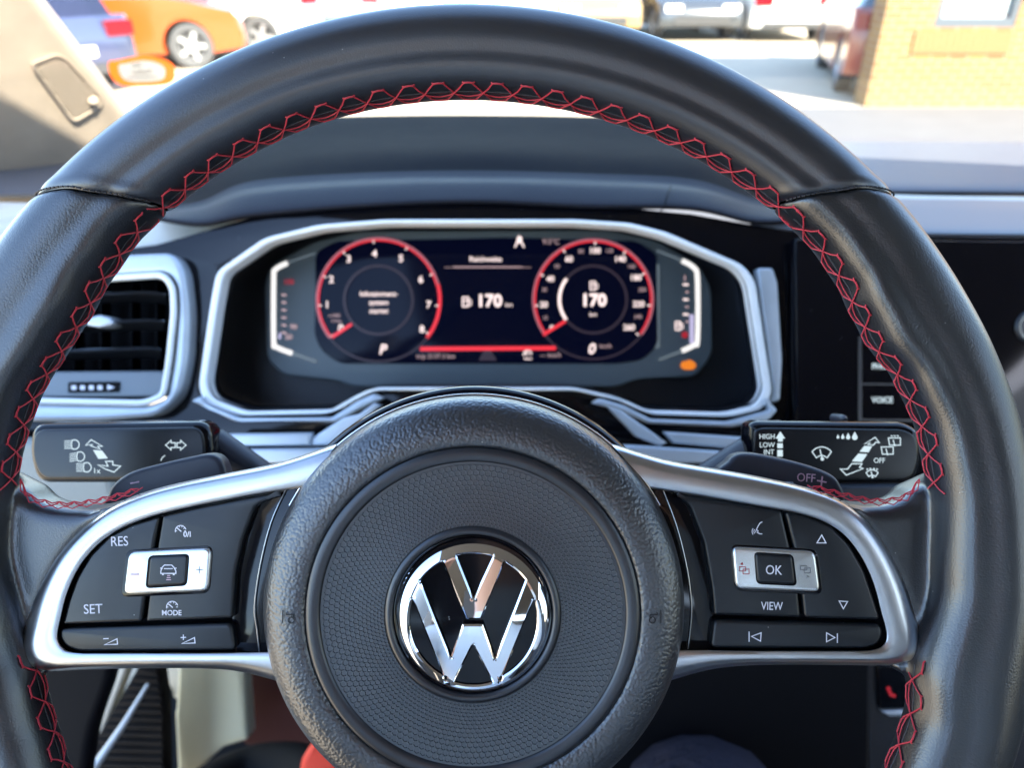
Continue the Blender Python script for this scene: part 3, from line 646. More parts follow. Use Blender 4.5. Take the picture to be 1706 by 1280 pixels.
# ================================================================ DASHBOARD
dash = empty('dashboard', W(853, 600, .7), 'dark padded dashboard with a silver trim strip behind the steering wheel', 'dashboard')
def loft(mb, rows, m, n=8):
    """rows of (px,py,d) control points, each resampled along its length and lofted smoothly"""
    R = [cr(r, n) for r in rows]; R = list(zip(*R)); R = [cr(list(c), 5) for c in R]; R = list(zip(*R))
    mb.grid([[P(*p) for p in r] for r in R], m)
mb = MB()                                                            # dash top towards the windscreen
loft(mb, [[(-900, 250, 1.12), (-300, 245, 1.13), (400, 238, 1.14), (900, 236, 1.15), (1500, 237, 1.15), (2300, 240, 1.15), (3200, 250, 1.12)],
          [(-900, 275, 1.0), (-300, 272, 1.0), (400, 262, 1.0), (900, 260, 1.0), (1500, 262, 1.0), (2300, 266, 1.0), (3200, 275, 1.0)],
          [(-900, 318, .84), (-300, 312, .84), (400, 300, .85), (900, 296, .86), (1500, 299, .86), (2300, 304, .85), (3200, 315, .84)],
          [(-900, 332, .80), (-300, 326, .80), (400, 316, .81), (900, 312, .82), (1500, 316, .82), (2300, 322, .81), (3200, 332, .8)],
          [(-900, 340, .81), (-300, 334, .81), (400, 326, .82), (900, 322, .83), (1500, 326, .83), (2300, 332, .82), (3200, 342, .81)]], DASHTOP)
mb.build('dash_top', dash, smooth=70)
mb = MB()                                                            # hood over the cluster
def hood(y, d, k=0): return [(262, y[0], d[0]), (335, y[1], d[1]), (420, y[2], d[2]), (600, y[3], d[2]), (790, y[4], d[2]), (980, y[3] + 1, d[2]), (1150, y[5], d[2]), (1258, y[6], d[1]), (1330, y[7], d[0])]
loft(mb, [hood((300, 240, 213, 206, 205, 216, 245, 300), (.90, .94, .97)),
          hood((300, 235, 202, 193, 191, 204, 240, 300), (.84, .88, .93)),
          hood((325, 280, 240, 226, 222, 240, 285, 325), (.72, .76, .80)),
          hood((338, 315, 275, 256, 250, 268, 315, 338), (.655, .67, .69)),
          hood((345, 335, 302, 288, 284, 298, 332, 345), (.62, .625, .635))], DASH)
mb.build('cluster_hood', dash, smooth=70)
mb = MB()
loft(mb, [hood((345, 335, 302, 288, 284, 298, 332, 345), (.62, .625, .635)),
          hood((350, 343, 313, 299, 296, 310, 340, 350), (.612, .615, .622)),
          hood((355, 350, 324, 309, 304, 318, 348, 356), (.595, .598, .60)),
          hood((360, 364, 346, 331, 325, 336, 360, 362), (.578, .58, .58)),
          hood((365, 374, 359, 343, 336, 347, 370, 368), (.575, .575, .575)),
          hood((368, 378, 363, 347, 340, 351, 374, 372), (.59, .59, .59))], DASHTOP2 if 'DASHTOP2' in globals() else DASH)
mb.build('hood_lip', dash, smooth=70)
mb = MB(); mb.tube([P(x, y, d_) for x, y, d_ in cr([(1118, 309, .600), (1112, 325, .578), (1106, 345, .574), (1100, 352, .574)], 4)], .0005, BLACK, 6); mb.build('lip_joint', dash)
mb = MB()                                                            # silver-blue strip at the right, and its left end by the vent
loft(mb, [[(1250, 352, .70), (1400, 325, .72), (1560, 326, .73), (1750, 329, .74), (2300, 336, .74), (3200, 350, .74)],
          [(1250, 358, .69), (1400, 334, .71), (1560, 333, .72), (1750, 336, .73), (2300, 343, .73), (3200, 357, .73)]], CREAM)
mb.build('trim_bead', dash, smooth=70)  # pale inner end of bead and strip stands for the sunlit hood lip end
mb = MB()
loft(mb, [[(1250, 356, .69), (1400, 333, .71), (1560, 332, .72), (1750, 335, .73), (2300, 343, .73), (3200, 357, .73)],
          [(1250, 366, .66), (1400, 350, .68), (1560, 350, .69), (1750, 354, .69), (2300, 362, .69), (3200, 376, .69)],
          [(1250, 378, .64), (1400, 383, .64), (1560, 386, .64), (1750, 388, .64), (2300, 394, .64), (3200, 408, .64)],
          [(1250, 384, .65), (1400, 388, .65), (1560, 392, .65), (1750, 394, .65), (2300, 400, .65), (3200, 414, .65)]], DECOR)
mb.build('trim_strip', dash, smooth=70)
mb = MB()
loft(mb, [[(-800, 340, .80), (-200, 335, .80), (60, 338, .79), (180, 340, .76), (300, 345, .70), (440, 350, .66)],
          [(-800, 365, .72), (-200, 360, .72), (60, 362, .71), (180, 366, .68), (300, 362, .66), (440, 360, .63)],
          [(-800, 420, .62), (-200, 410, .61), (60, 408, .60), (180, 410, .59), (290, 398, .60), (440, 372, .60)],
          [(-800, 438, .61), (-200, 428, .60), (60, 424, .59), (180, 421, .585), (290, 412, .60), (440, 380, .60)],
          [(-800, 440, .63), (-200, 432, .62), (60, 428, .61), (180, 426, .60), (290, 414, .605), (440, 384, .605)]], CREAM)
mb.build('trim_strip', dash, smooth=70)  # cream colour here stands in for the sunlit patch of the dash
# gloss black fascia with openings for cluster and vent
CL_O = rnd([(350, 505), (360, 452), (440, 396), (530, 374), (640, 365), (960, 365), (1050, 371), (1110, 386), (1238, 441), (1258, 466), (1287, 655), (1272, 682), (1216, 695), (1085, 691), (1035, 668), (960, 651), (620, 651), (592, 664), (548, 690), (398, 693), (340, 671), (330, 645)], 14, 4)
VENT_O = rnd([(-60, 442), (190, 425), (288, 421), (306, 450), (314, 520), (311, 600), (298, 660), (262, 694), (160, 702), (-60, 704)], 20, 4)
def shrink(o, c, k, kx=None): return [(c[0] + (x - c[0]) * (kx or k), c[1] + (y - c[1]) * k) for x, y in o]
CC = (810, 528)
inner_cl = shrink(CL_O, CC, .955, .972)
mb = MB(); mb.plate([[(-700, 440), (100, 428), (260, 408), (420, 362), (600, 340), (790, 333), (980, 340), (1150, 356), (1310, 384), (1500, 392), (2400, 404), (2400, 800), (1500, 762), (1300, 735), (-700, 735)], shrink(CL_O, CC, .985, .99), shrink(VENT_O, (120, 565), .96)], .582, .01, .0006, GLOSS)
mb.build('fascia', dash)
# ---------------------------------------------------------------- instrument cluster
clu = empty('instrument_cluster', W(810, 600, .6), 'digital instrument cluster with two red round gauges inside a silver angular frame', 'instrument cluster')
mb = MB(); mb.plate([CL_O, inner_cl], .566, .016, .0017, SILVER, 5); mb.build('frame', clu, smooth=60)
mb = MB(); n = len(inner_cl)                                         # tunnel walls to the recessed housing
back = shrink(inner_cl, (812, 522), 1.01)
rows = [[P(*p, .568) for p in inner_cl], [P(*p, .571) for p in shrink(inner_cl, CC, .985, .99)], [P(*p, .62) for p in shrink(inner_cl, (812, 520), .97, .975)], [P(*p, .65) for p in shrink(inner_cl, (812, 512), .95, .96)]]
mb.grid(rows, TUNNEL, close_u=True)
mb.fill(shrink(inner_cl, (812, 512), .96, .97), .652, TUNNEL)
mb.build('tunnel', clu, smooth=30)
HS = rnd([(440, 470), (452, 440), (520, 404), (600, 384), (1010, 382), (1090, 398), (1165, 440), (1186, 480), (1188, 590), (1160, 628), (1060, 632), (1030, 645), (590, 645), (560, 634), (470, 625), (444, 598)], 14, 4)
mb = MB(); mb.plate(HS, .628, .02, .002, HOUSE, 3); mb.build('housing', clu, smooth=50)
DS = .6255
SCR = rnd([(526, 420), (560, 402), (850, 396), (1060, 402), (1094, 424), (1096, 575), (1070, 600), (1030, 606), (566, 606), (536, 585), (524, 560)], 12, 4)
mb = MB(); mb.plate(SCR, DS + .0012, .004, .0002, E_B); scr = mb.build('display', clu)
def ring(m, cx, cy, r0, r1, a0, a1, d, mt, n=64):
    m.grid([[P(x, y, d) for x, y in arc(cx, cy, r0, a0, a1, n)], [P(x, y, d) for x, y in arc(cx, cy, r1, a0, a1, n)]], mt)
d = DS; G1 = (630.5, 500)
mb = MB()
ring(mb, *G1, 101, 104, 218, 325, d, E_D); ring(mb, *G1, 99.5, 105, -38, 15, d, E_R); ring(mb, *G1, 101.8, 104.5, 15, 218, d, E_RP); ring(mb, *G1, 98.6, 101.0, 15, 218, d, E_R); ring(mb, *G1, 55, 59, 0, 360, d, E_D)
mb.build('rev_dial_ring', scr, smooth=0)
mb = MB(); LBL = [(568, 548), (545, 508), (552, 466), (581, 432), (624, 423), (668, 431), (701, 466), (714, 508), (703, 549)]
for i, (x, y) in enumerate(LBL):
    mb.text(str(i), x, y, 11.5 if i else 13, d - .0001, E_W, bold=.02)
    v = Vector((x - G1[0], y - G1[1])).normalized(); mb.stroke([(G1[0] + v.x * 95, G1[1] + v.y * 95), (G1[0] + v.x * 100, G1[1] + v.y * 100)], 2, d - .0002, E_W)
for k, s_ in enumerate(('Infotainment-', 'system', 'startet')): mb.text(s_, 631, 490 + 14.2 * k, 8.2, d, E_W, bold=.012)
mb.text('x1000', 557, 526, 5.5, d, E_WD); mb.text('1/min', 560, 535, 5.5, d, E_WD); mb.text('P', 637, 583, 16, d, E_W, bold=.02, shear=.2)
mb.pieces('rev_dial_lettering', scr)
mb = MB(); mb.stroke([(553, 562), (586, 540)], 5, d - .0003, E_R); mb.build('rev_needle', scr, smooth=0)
G2 = (988, 499); mb = MB()
ring(mb, *G2, 98, 101, 216, 325, d, E_D); ring(mb, *G2, 98.8, 101.3, -36, 216, d, E_RP); ring(mb, *G2, 95.6, 98.0, -36, 216, d, E_R); ring(mb, *G2, 54, 58, 0, 360, d, E_D); ring(mb, *G2, 53.5, 58.5, 142, 217, d - .0002, E_W)
mb.build('speed_dial_ring', scr, smooth=0)
mb = MB(); SL = [('0', 919, 547, 1), ('10', 908, 530, 0), ('20', 906, 508, 1), ('30', 907, 483, 0), ('40', 917, 465, 1), ('50', 928, 444, 0), ('60', 948, 432, 1), ('80', 968, 419, 0), ('100', 991, 418, 1), ('120', 1015, 418, 0), ('140', 1033, 432, 1), ('160', 1052, 444, 0), ('180', 1059, 463, 1), ('200', 1070, 483, 0), ('220', 1064, 507, 1), ('240', 1063, 528, 0), ('260', 1048, 546, 1)]
for s_, x, y, b in SL:
    mb.text(s_, x, y, 9.5 if b else 6.5, d - .0001, E_W if b else E_WD, bold=.02 if b else 0, sx=.95)
    if b:
        v = Vector((x - G2[0], y - G2[1])).normalized(); mb.stroke([(G2[0] + v.x * 91, G2[1] + v.y * 91), (G2[0] + v.x * 97, G2[1] + v.y * 97)], 2, d - .0002, E_W)
mb.text('170', 989, 501, 20, d, E_W, bold=.035, sx=1.0); mb.text('km', 988, 524, 7, d, E_W)
mb.text('0', 985, 582, 17, d, E_W, bold=.02, shear=.2); mb.text('km/h', 1009, 577, 7, d, E_WD)
def pump(m, x, y, s, mt): m.cut(); m.stroke([(x - 4 * s, y + 6 * s), (x - 4 * s, y - 6 * s), (x + 3 * s, y - 6 * s), (x + 3 * s, y + 6 * s)], 1.8 * s, d, mt, closed=True); m.stroke([(x - 3 * s, y - 1 * s), (x + 2 * s, y - 1 * s)], 1.6 * s, d - .0001, mt); m.stroke([(x + 3 * s, y - 4 * s), (x + 7 * s, y - 2 * s), (x + 7 * s, y + 4 * s), (x + 4 * s, y + 4 * s)], 1.3 * s, d, mt)
pump(mb, 988, 476, 1.1, E_W); mb.pieces('speed_dial_lettering', scr)
mb = MB(); mb.stroke([(905, 558), (942, 535)], 5, d - .0003, E_R); mb.build('speed_needle', scr, smooth=0)
mb = MB(); mb.text('Reichweite', 809, 432, 8.5, d, E_W, bold=.012); mb.cut(); mb.stroke([(755, 445), (870, 445)], 2.0, d, E_WD); mb.stroke([(740, 445.5), (885, 445.5)], .8, d - .0001, E_WD)
pump(mb, 776, 503, 1.25, E_W); mb.text('170', 815, 502, 20, d, E_W, bold=.03); mb.text('km', 848, 508, 7, d, E_W)
mb.text('trip 2137.3 km', 726, 594, 7.6, d, E_WD); mb.text('--- km/h', 917, 592, 7.6, d, E_WD); mb.text('9.5°C', 918, 403, 8.5, d, E_WD)
mb.cut(); mb.fill([(806, 584), (818, 584), (828, 601), (797, 601)], d, E_D)
mb.cut(); mb.stroke([(858, 412), (862, 402), (865, 394), (868, 402), (873, 412)], 2.6, d, E_W); mb.stroke([(861, 404), (870, 404)], 2.2, d - .0001, E_W); mb.fill(arc(865.5, 398, 4.5, 0, 360, 10)[:-1], d - .0001, E_W)
mb.cut(); speedo_icon(mb, 879, 591, 7, d, E_W); mb.stroke([(873, 598), (886, 598)], 1.8, d, E_W)
mb.pieces('centre_lettering', scr)
mb = MB(); mb.stroke([(700, 581.5), (926, 580)], 6.5, d, E_R); mb.build('red_line', scr, smooth=0)
# side scales
d = .6272
mb = MB(); mb.stroke(cr([(479, 438), (459, 449), (456, 466), (456, 566), (460, 578), (487, 589)], 5), 8, d, E_BR); mb.stroke([(487, 589), (528, 603)], 6, d, E_GR); mb.stroke([(481, 437), (525, 422)], 3, d, E_GR)
mb.build('temperature_bracket', clu, smooth=0)
mb = MB(); mb.text('130', 481, 470, 8, d, E_REDL, bold=.03)
for k in range(6): mb.stroke([(469, 491 + 12.6 * k), (477, 492 + 12.6 * k)], 3.2, d, E_WD)
mb.text('90', 489, 545, 8, d, E_WD, bold=.02); mb.text('50', 481, 562, 8, d, E_WD, bold=.02); mb.fill([(464, 555), (468, 555), (468, 565), (464, 565)], d, E_BL)
mb.pieces('temperature_scale', clu)
mb = MB(); mb.stroke(cr([(1136, 434), (1156, 446), (1162, 466), (1162, 564), (1156, 575), (1136, 585)], 5), 8, d, E_BR); mb.stroke([(1136, 585), (1097, 600)], 5, d, E_GR); mb.stroke([(1134, 433), (1094, 417)], 4, d, E_GR); mb.stroke([(1094, 440), (1095, 580)], 9, d, E_GR)
mb.build('fuel_bracket', clu, smooth=0)
mb = MB(); mb.text('1', 1141, 464, 9, d, E_WD, bold=.03)
for k in range(6): mb.stroke([(1138 + (k % 2) * 4, 474 + 12.4 * k), (1147, 474.5 + 12.4 * k)], 3.0, d, E_WD if k % 2 else E_W)
_d = d; pump(mb, 1130, 543, 1.1, E_W); mb.fill(arc(1141, 558, 5.5, 0, 360, 12)[:-1], d, E_REDL); mb.fill([(1149, 524), (1156, 524), (1156, 572), (1149, 572)], d, E_BL)
mb.pieces('fuel_scale', clu)
mb = MB(); mb.fill([(1134, 606), (1138, 602), (1144, 602), (1148, 599), (1154, 602), (1159, 606), (1159, 612), (1153, 616), (1140, 616), (1134, 612)], d, E_O); mb.build('engine_warning_lamp', clu, smooth=0)
# silver trim around and below the cluster
mb = MB(); mb.plate(rnd([(1262, 446), (1288, 446), (1296, 470), (1304, 600), (1300, 668), (1284, 672), (1290, 655)], 6), .572, .012, .002, SILVER2, 3); mb.build('side_trim', clu, smooth=50)
mb = MB(); mb.plate(rnd([(318, 668), (334, 660), (345, 676), (400, 698), (552, 696), (596, 668), (622, 656), (640, 664), (612, 676), (560, 704), (470, 702), (390, 702)], 5), .560, .012, .002, SILVER2, 3); mb.build('lower_trim', clu, smooth=50)
mb = MB(); mb.plate(rnd([(1000, 664), (1040, 676), (1085, 699), (1215, 703), (1284, 684), (1276, 662), (1296, 684), (1282, 700), (1220, 712), (1080, 706), (1030, 684), (985, 672)], 5), .560, .012, .002, SILVER2, 3); mb.build('lower_trim', clu, smooth=50)
mb = MB(); mb.plate([(598, 690), (622, 672), (634, 676), (560, 742), (512, 744), (520, 730), (572, 696)], .540, .01, .0015, SILVER2, 3); mb.plate([(350, 724), (518, 722), (516, 743), (330, 745)], .536, .01, .002, SILVER2, 3)
mb.plate([(350, 750), (560, 748), (560, 770), (350, 775)], .530, .01, .002, SILVER2, 3)
mb.build('column_trim', dash, smooth=50)
mb = MB(); mb.plate([(1010, 676), (1034, 684), (1112, 738), (1100, 745), (1060, 728)], .540, .01, .0015, SILVER2, 3); mb.plate([(1106, 720), (1250, 730), (1300, 745), (1240, 750), (1122, 739)], .536, .01, .002, SILVER2, 3)
mb.plate([(1040, 742), (1240, 755), (1260, 775), (1040, 770)], .530, .01, .002, SILVER2, 3)
mb.build('column_trim', dash, smooth=50)
mb = MB(); mb.plate([(330, 742), (1300, 742), (1450, 900), (1440, 1500), (640, 1500), (478, 1040), (310, 900)], .575, .01, .001, BLACK); mb.build('lower_panel', dash)
# ---------------------------------------------------------------- air vent
vent = empty('air_vent', W(190, 690, .58), 'square air vent with silver frame and dark slats at the left of the cluster', 'air vent')
VI = rnd([(-40, 474), (150, 466), (272, 458), (288, 478), (290, 520), (282, 600), (272, 660), (240, 672), (60, 668), (-40, 662)], 12, 4)
mb = MB(); mb.plate([VENT_O, shrink(VI, (130, 565), 1.04)], .566, .02, .004, SILVER2, 4); mb.build('frame', vent, smooth=60)
mb = MB(); mb.tube([P(x, y, .5645) for x, y in VI], .0024, SILVER, 8, closed=True); mb.build('chrome_edge', vent, smooth=80)
mb = MB(); mb.grid([[P(x, y, .568) for x, y in VI], [P(x, y, .63) for x, y in shrink(VI, (130, 560), .93)]], BLACK, close_u=True); mb.fill(shrink(VI, (130, 560), .95), .63, BLACK)
mb.build('duct', vent, smooth=0)
for y0, y1, x in ((489, 489, 276), (536, 534, 274), (582, 581, 268)):
    mb = MB()
    loft(mb, [[(-40, y0 + 12, .600), (120, y0 + 10, .6), (230, y0 + 8, .6), (x, y1 + 12, .602)], [(-40, y0 + 2, .574), (120, y0 + 1, .574), (240, y0 - 4, .574), (x, y1 + 1, .576)], [(-40, y0 + 6, .572), (120, y0 + 6, .572), (240, y0 + 1, .572), (x, y1 + 5, .574)], [(-40, y0 + 20, .60), (120, y0 + 18, .60), (230, y0 + 15, .60), (x, y1 + 18, .602)]], SOFT, 4)
    mb.tube([P(-40, y0 + 3, .5725), P(120, y0 + 3, .5725), P(240, y0 - 2, .5725), P(x, y1 + 2, .5745)], .0011, SILVER2, 6)
    mb.build('slat', vent, smooth=40)
for x in (120, 165, 216, 258):
    mb = MB(); mb.plate([(x, 470), (x + 4, 470), (x + 4, 622), (x, 622)], .607, .015, .0003, BLACK); mb.build('vane', vent)
mb = MB(); mb.plate(rnd([(142, 531), (165, 524), (184, 530), (190, 540), (165, 546), (142, 542)], 5), .566, .02, .002, SILVER2, 3); mb.build('adjuster_knob', vent, smooth=60)
mb = MB(); mb.plate([(-40, 620), (277, 618), (270, 662), (60, 664), (-40, 660)], .570, .02, .002, HOUSE_L if 'HOUSE_L' in globals() else SILVER2, 3); mb.build('lower_bar', vent, smooth=50)
mb = MB(); mb.plate(rnd([(113, 637), (198, 636), (197, 654), (113, 655)], 3), .568, .004, .0005, BLACK)
for k in range(4): mb.stroke([(119 + 14.5 * k, 646), (127 + 14.5 * k, 646)], 7, .5675, LEG)
mb.fill([(179, 641), (191, 645.5), (179, 650)], .5675, LEG); mb.build('airflow_wheel', vent, smooth=0)
# ---------------------------------------------------------------- infotainment screen
inf = empty('infotainment_screen', W(1600, 850, .58), 'gloss black infotainment screen with side keys to the right of the wheel', 'screen')
mb = MB(); mb.plate([(1325, 398), (2350, 410), (2350, 900), (1330, 880)], .566, .012, .001, GLOSS); mb.build('glass', inf)
mb = MB(); mb.stroke([(1433, 560), (1433, 705)], 6, .5655, SOFT); mb.stroke([(1436, 640), (1540, 641)], 3, .5655, SOFT); mb.stroke([(1436, 700), (1540, 701)], 3, .5655, SOFT); mb.build('key_divider', inf)
for s_, x, y in (('PHONE', 1473, 611), ('VOICE', 1470, 667)):
    mb = MB(); mb.text(s_, x, y, 9.5, .5653, E_STK, bold=.02, sx=.9); mb.build('key_lettering', inf, smooth=0)
mb = MB(); c = P(1724, 545, .563); mb.lathe((c.x, c.y), [(.0, .5632), (.0100, .5632), (.0128, .5636), (.0135, .5645), (.0135, .568)], SOFT, 48)
for k in range(40):
    a = k * math.pi / 20; mb.box((c.x + .0112 * math.cos(a), c.y + .0112 * math.sin(a), -.5630), (.0011, .0011, .0005), CREAM)
mb.build('rotary_knob', inf, smooth=50)
# ---------------------------------------------------------------- lower dash, console
mb = MB(); mb.plate(rnd([(-500, 735), (175, 735), (200, 850), (170, 1060), (-500, 1060)], 8), .50, .04, .006, GREYGR, 3); mb.build('knee_panel', dash, smooth=50)
con = empty('centre_console', W(1600, 1280, .62), 'dark centre console behind the lower right of the wheel rim', 'console')
mb = MB(); mb.plate([(1440, 1060), (2300, 1000), (2300, 1900), (1470, 1900)], .585, .3, .004, TUNNEL, 3); mb.build('console_body', con, smooth=50)
mb = MB(); mb.tube([P(x, y, .584) for x, y in ((1408, 1080), (1424, 1180), (1440, 1290), (1450, 1400))], .0028, SOFT, 8); mb.build('edge_strip', con)
mb = MB(); mb.plate(rnd([(1462, 1110), (1530, 1108), (1532, 1180), (1466, 1182)], 5), .581, .008, .001, GLOSS)
mb.stroke([(1480, 1148), (1484, 1158), (1492, 1161)], 5, .5805, E_REDL); mb.fill(arc(1480, 1148, 3.5, 0, 360, 8)[:-1], .5804, E_REDL); mb.build('seat_heating_key', con, smooth=50)
mb = MB(); mb.plate(rnd([(1468, 1186), (1540, 1183), (1540, 1193), (1482, 1195)], 4), .58, .006, .001, SILVER2, 3); mb.build('key_rim', con, smooth=50)
mb = MB(); mb.plate([(1340, 812), (1600, 806), (1600, 900), (1300, 900)], .52, .02, .003, TUNNEL, 3); mb.build('column_panel', dash, smooth=50)
mb = MB(); mb.plate([(1690, 1124), (2200, 1120), (2200, 1205), (1680, 1200)], .578, .01, .001, GLOSS); mb.text('P', 1704, 1152, 14, .5775, CREAM, bold=.02); mb.build('selector_gate', con)
# ================================================================ FOOTWELL
KP = CREAM
mb = MB(); mb.plate(rnd([(300, 1020), (398, 1020), (412, 1235), (370, 1248), (330, 1285), (300, 1400), (290, 1190), (292, 1184)], 5), .80, .03, .006, KICK, 4)
mb.plate(rnd([(262, 1040), (322, 1040), (318, 1130), (293, 1170), (275, 1130)], 5), .86, .03, .005, CREAM, 4)
mb.build('kick_panel', None, 'cream plastic kick panel standing in the footwell below the left spoke', 'trim panel', smooth=50)
mb = MB(); mb.plate(rnd([(-40, 1080), (186, 1080), (182, 1130), (150, 1220), (120, 1420), (-40, 1420)], 25), .56, .02, .006, BLACK, 4)
mb.build('door_trim', None, 'dark door trim beyond the lower left of the wheel rim', 'door trim', smooth=50)
mb = MB(); mb.plate([(150, 1040), (240, 1040), (140, 1300), (90, 1420), (60, 1420)], .74, .02, .004, CREAM, 3); mb.build('sill_trim', None, 'narrow cream sill trim between the dark door trim and the ribbed footrest', 'sill trim', smooth=50)
fr = empty('footrest', W(210, 1270, .72), 'dark ribbed footrest with a pale metal rod across it', 'footrest')
mb = MB(); q = [(248, 1080), (258, 1080), (272, 1170), (276, 1420), (50, 1420)]
mb.plate(q, .73, .02, .003, RUBBER, 3)
for k in range(24):
    y = 1092 + k * 13; xl = 248 - (y - 1080) * .58; xr = min(274, 258 + (y - 1080) * .15)
    mb.tube([P(xl + 3, y, .729), P((xl + xr) / 2, y + 2, .728), P(xr - 3, y + 3, .729)], .0022, RUBBER, 6)
mb.build('ribbed_pad', fr, smooth=50)
mb = MB(); mb.tube([P(247, 1140, .71), P(205, 1210, .70), P(150, 1290, .69), P(110, 1350, .68)], [.0016, .003, .004, .004], SILVER2, 10); mb.build('rod', fr)
mb = MB(); mb.plate([(398, 980), (480, 980), (600, 1420), (440, 1420), (430, 1250), (405, 1240)], .86, .02, .004, REDM, 3)
mb.build('footwell_liner', None, 'dark red footwell liner beside the cream kick panel', 'footwell liner', smooth=50)
mb = MB(); mb.plate(rnd([(500, 1270), (528, 1228), (620, 1330), (620, 1420), (480, 1420)], 5), .62, .02, .006, REDB, 3)
mb.build('red_bag', None, 'bright red cloth corner at the lower left edge of the hub', 'cloth', smooth=50)
mb = MB(); mb.tube([P(x, y, d_) for x, y, d_ in cr([(250, 1460, .60), (330, 1350, .66), (420, 1300, .7), (500, 1300, .68), (560, 1350, .62)], 5)], .030, BLACK, 20); mb.build('black_shoe', None, 'black shoe in the footwell under the hub', 'shoe', smooth=80)
# ================================================================ DRIVER (dark trousers seen under the hub; pale shirt and hands mirrored in the emblem)
def skin_fig():
    C = [Vector(v) for v in ()]
    pts = {'pel': ((.02, -.34, .52), .12), 'sp1': ((.02, -.37, .70), .115), 'sp2': ((.02, -.37, .90), .125), 'neck0': ((.02, -.37, 1.05), .07), 'neck': ((.02, -.36, 1.12), .055), 'hd0': ((.02, -.33, 1.2), .07), 'hd1': ((.02, -.33, 1.29), .09), 'hd2': ((.02, -.34, 1.37), .07),
           'hl': ((-.10, -.27, .54), .095), 'kl': ((-.19, .16, .60), .06), 'al': ((-.15, .50, .28), .04), 'fl': ((-.15, .62, .24), .035),
           'hr': ((.13, -.27, .54), .095), 'k1': ((.14, .0, .59), .08), 'kr': ((.135, .29, .655), .064), 'ar': ((.16, .50, .28), .045), 'fr': ((.16, .64, .25), .035),
           'sl': ((-.16, -.36, 1.02), .058), 'el': ((-.27, -.20, .85), .042), 'wl': ((-.12, -.10, 1.10), .03), 'pl': ((-.09, -.06, 1.15), .026),
           'sr': ((.20, -.36, 1.02), .058), 'er': ((.31, -.20, .85), .042), 'wr': ((.15, -.10, 1.10), .03), 'pr': ((.12, -.06, 1.15), .026)}
    E_ = [('pel', 'sp1'), ('sp1', 'sp2'), ('sp2', 'neck0'), ('neck0', 'neck'), ('neck', 'hd0'), ('hd0', 'hd1'), ('hd1', 'hd2'), ('pel', 'hl'), ('hl', 'kl'), ('kl', 'al'), ('al', 'fl'), ('pel', 'hr'), ('hr', 'k1'), ('k1', 'kr'), ('kr', 'ar'), ('ar', 'fr'), ('sp2', 'sl'), ('sl', 'el'), ('el', 'wl'), ('wl', 'pl'), ('sp2', 'sr'), ('sr', 'er'), ('er', 'wr'), ('wr', 'pr')]
    # fingers round the phone held at the viewpoint
    for s_, b in ((-1, 'pl'), (1, 'pr')):
        bx = pts[b][0]
        for k in range(4):
            n1, n2 = b + 'a%d' % k, b + 'b%d' % k
            pts[n1] = ((bx[0] - s_ * .012, bx[1] + .012 + .0 * k, bx[2] + .03 - .017 * k), .0085); pts[n2] = ((bx[0] - s_ * .034, bx[1] + .02, bx[2] + .034 - .017 * k), .0075)
            E_ += [(b, n1), (n1, n2)]
        pts[b + 't'] = ((bx[0] - s_ * .02, bx[1] - .03, bx[2] + .01), .010); pts[b + 'u'] = ((bx[0] - s_ * .04, bx[1] - .04, bx[2] + .02), .009); E_ += [(b, b + 't'), (b + 't', b + 'u')]
    names = list(pts); me = bpy.data.meshes.new('person'); o0 = Vector((.02, -.6, .3))
    me.from_pydata([Vector(pts[n][0]) - o0 for n in names], [(names.index(a), names.index(b)) for a, b in E_], [])
    o = bpy.data.objects.new('person', me); sc.collection.objects.link(o); o.location = o0
    sk = o.modifiers.new('skin', 'SKIN'); sk.use_smooth_shade = True
    for i, n in enumerate(names):
        r = pts[n][1]; v = me.skin_vertices[0].data[i]; v.radius = (r, r); v.use_root = (n == 'pel')
    sb = o.modifiers.new('sub', 'SUBSURF'); sb.levels = 2; sb.render_levels = 2
    m2 = bpy.data.meshes.new_from_object(o.evaluated_get(bpy.context.evaluated_depsgraph_get())); m2.name = 'person'; o.modifiers.clear(); o.data = m2
    m2.materials.clear()
    for m in (CLOTH, SHIRT, SKIN): m2.materials.append(m)
    for p in m2.polygons:
        c = p.center + o0; low = c.z < .60 or (c.y > -.16 and c.z < .80 and abs(c.x) < .24)
        p.material_index = 0 if low else (2 if (c.z > 1.09) else 1)
        p.use_smooth = True
    ORG[o.name] = o0
    tag(o, 'driver in dark trousers, one knee showing below the hub, holding a phone', 'person'); return o
PER_ = skin_fig()
# ================================================================ PILLAR, WINDSCREEN, CABIN SHELL
pil = empty('windscreen_pillar', W(120, 300, .95), 'fabric covered windscreen pillar with a ribbed loudspeaker grille at the upper left', 'pillar')
def pd(x, y, off=0): return 1 / (1.3146 - .000630 * x - .000807 * y) - off      # the flat of the pillar
def pe(t): return (-150 + (430 * t), -288 + 571 * t)                  # its windscreen edge, from the roof down
mb = MB(); rows = []
for k in range(30):
    ex_, ey_ = pe(k / 29); r = []
    for w_, o_ in ((-7, -.035), (-3, -.012), (0, -.003), (5, .001), (12, .003), (22, .002), (60, 0), (140, -.0), (200, -.004), (260, -.02), (330, -.06), (420, -.14)):
        x, y = ex_ - w_ * .82, ey_ + w_ * .57; r.append(P(x, y, pd(x, y, o_)))
    rows.append(r)
mb.grid(rows, FABRIC)
mb.build('pillar_cover', pil, smooth=70)
g = rnd([(52, 106), (95, 90), (112, 98), (168, 158), (172, 178), (128, 204), (118, 198)], 8, 4)
mb = MB(); gi = shrink(g, (114, 148), .86)
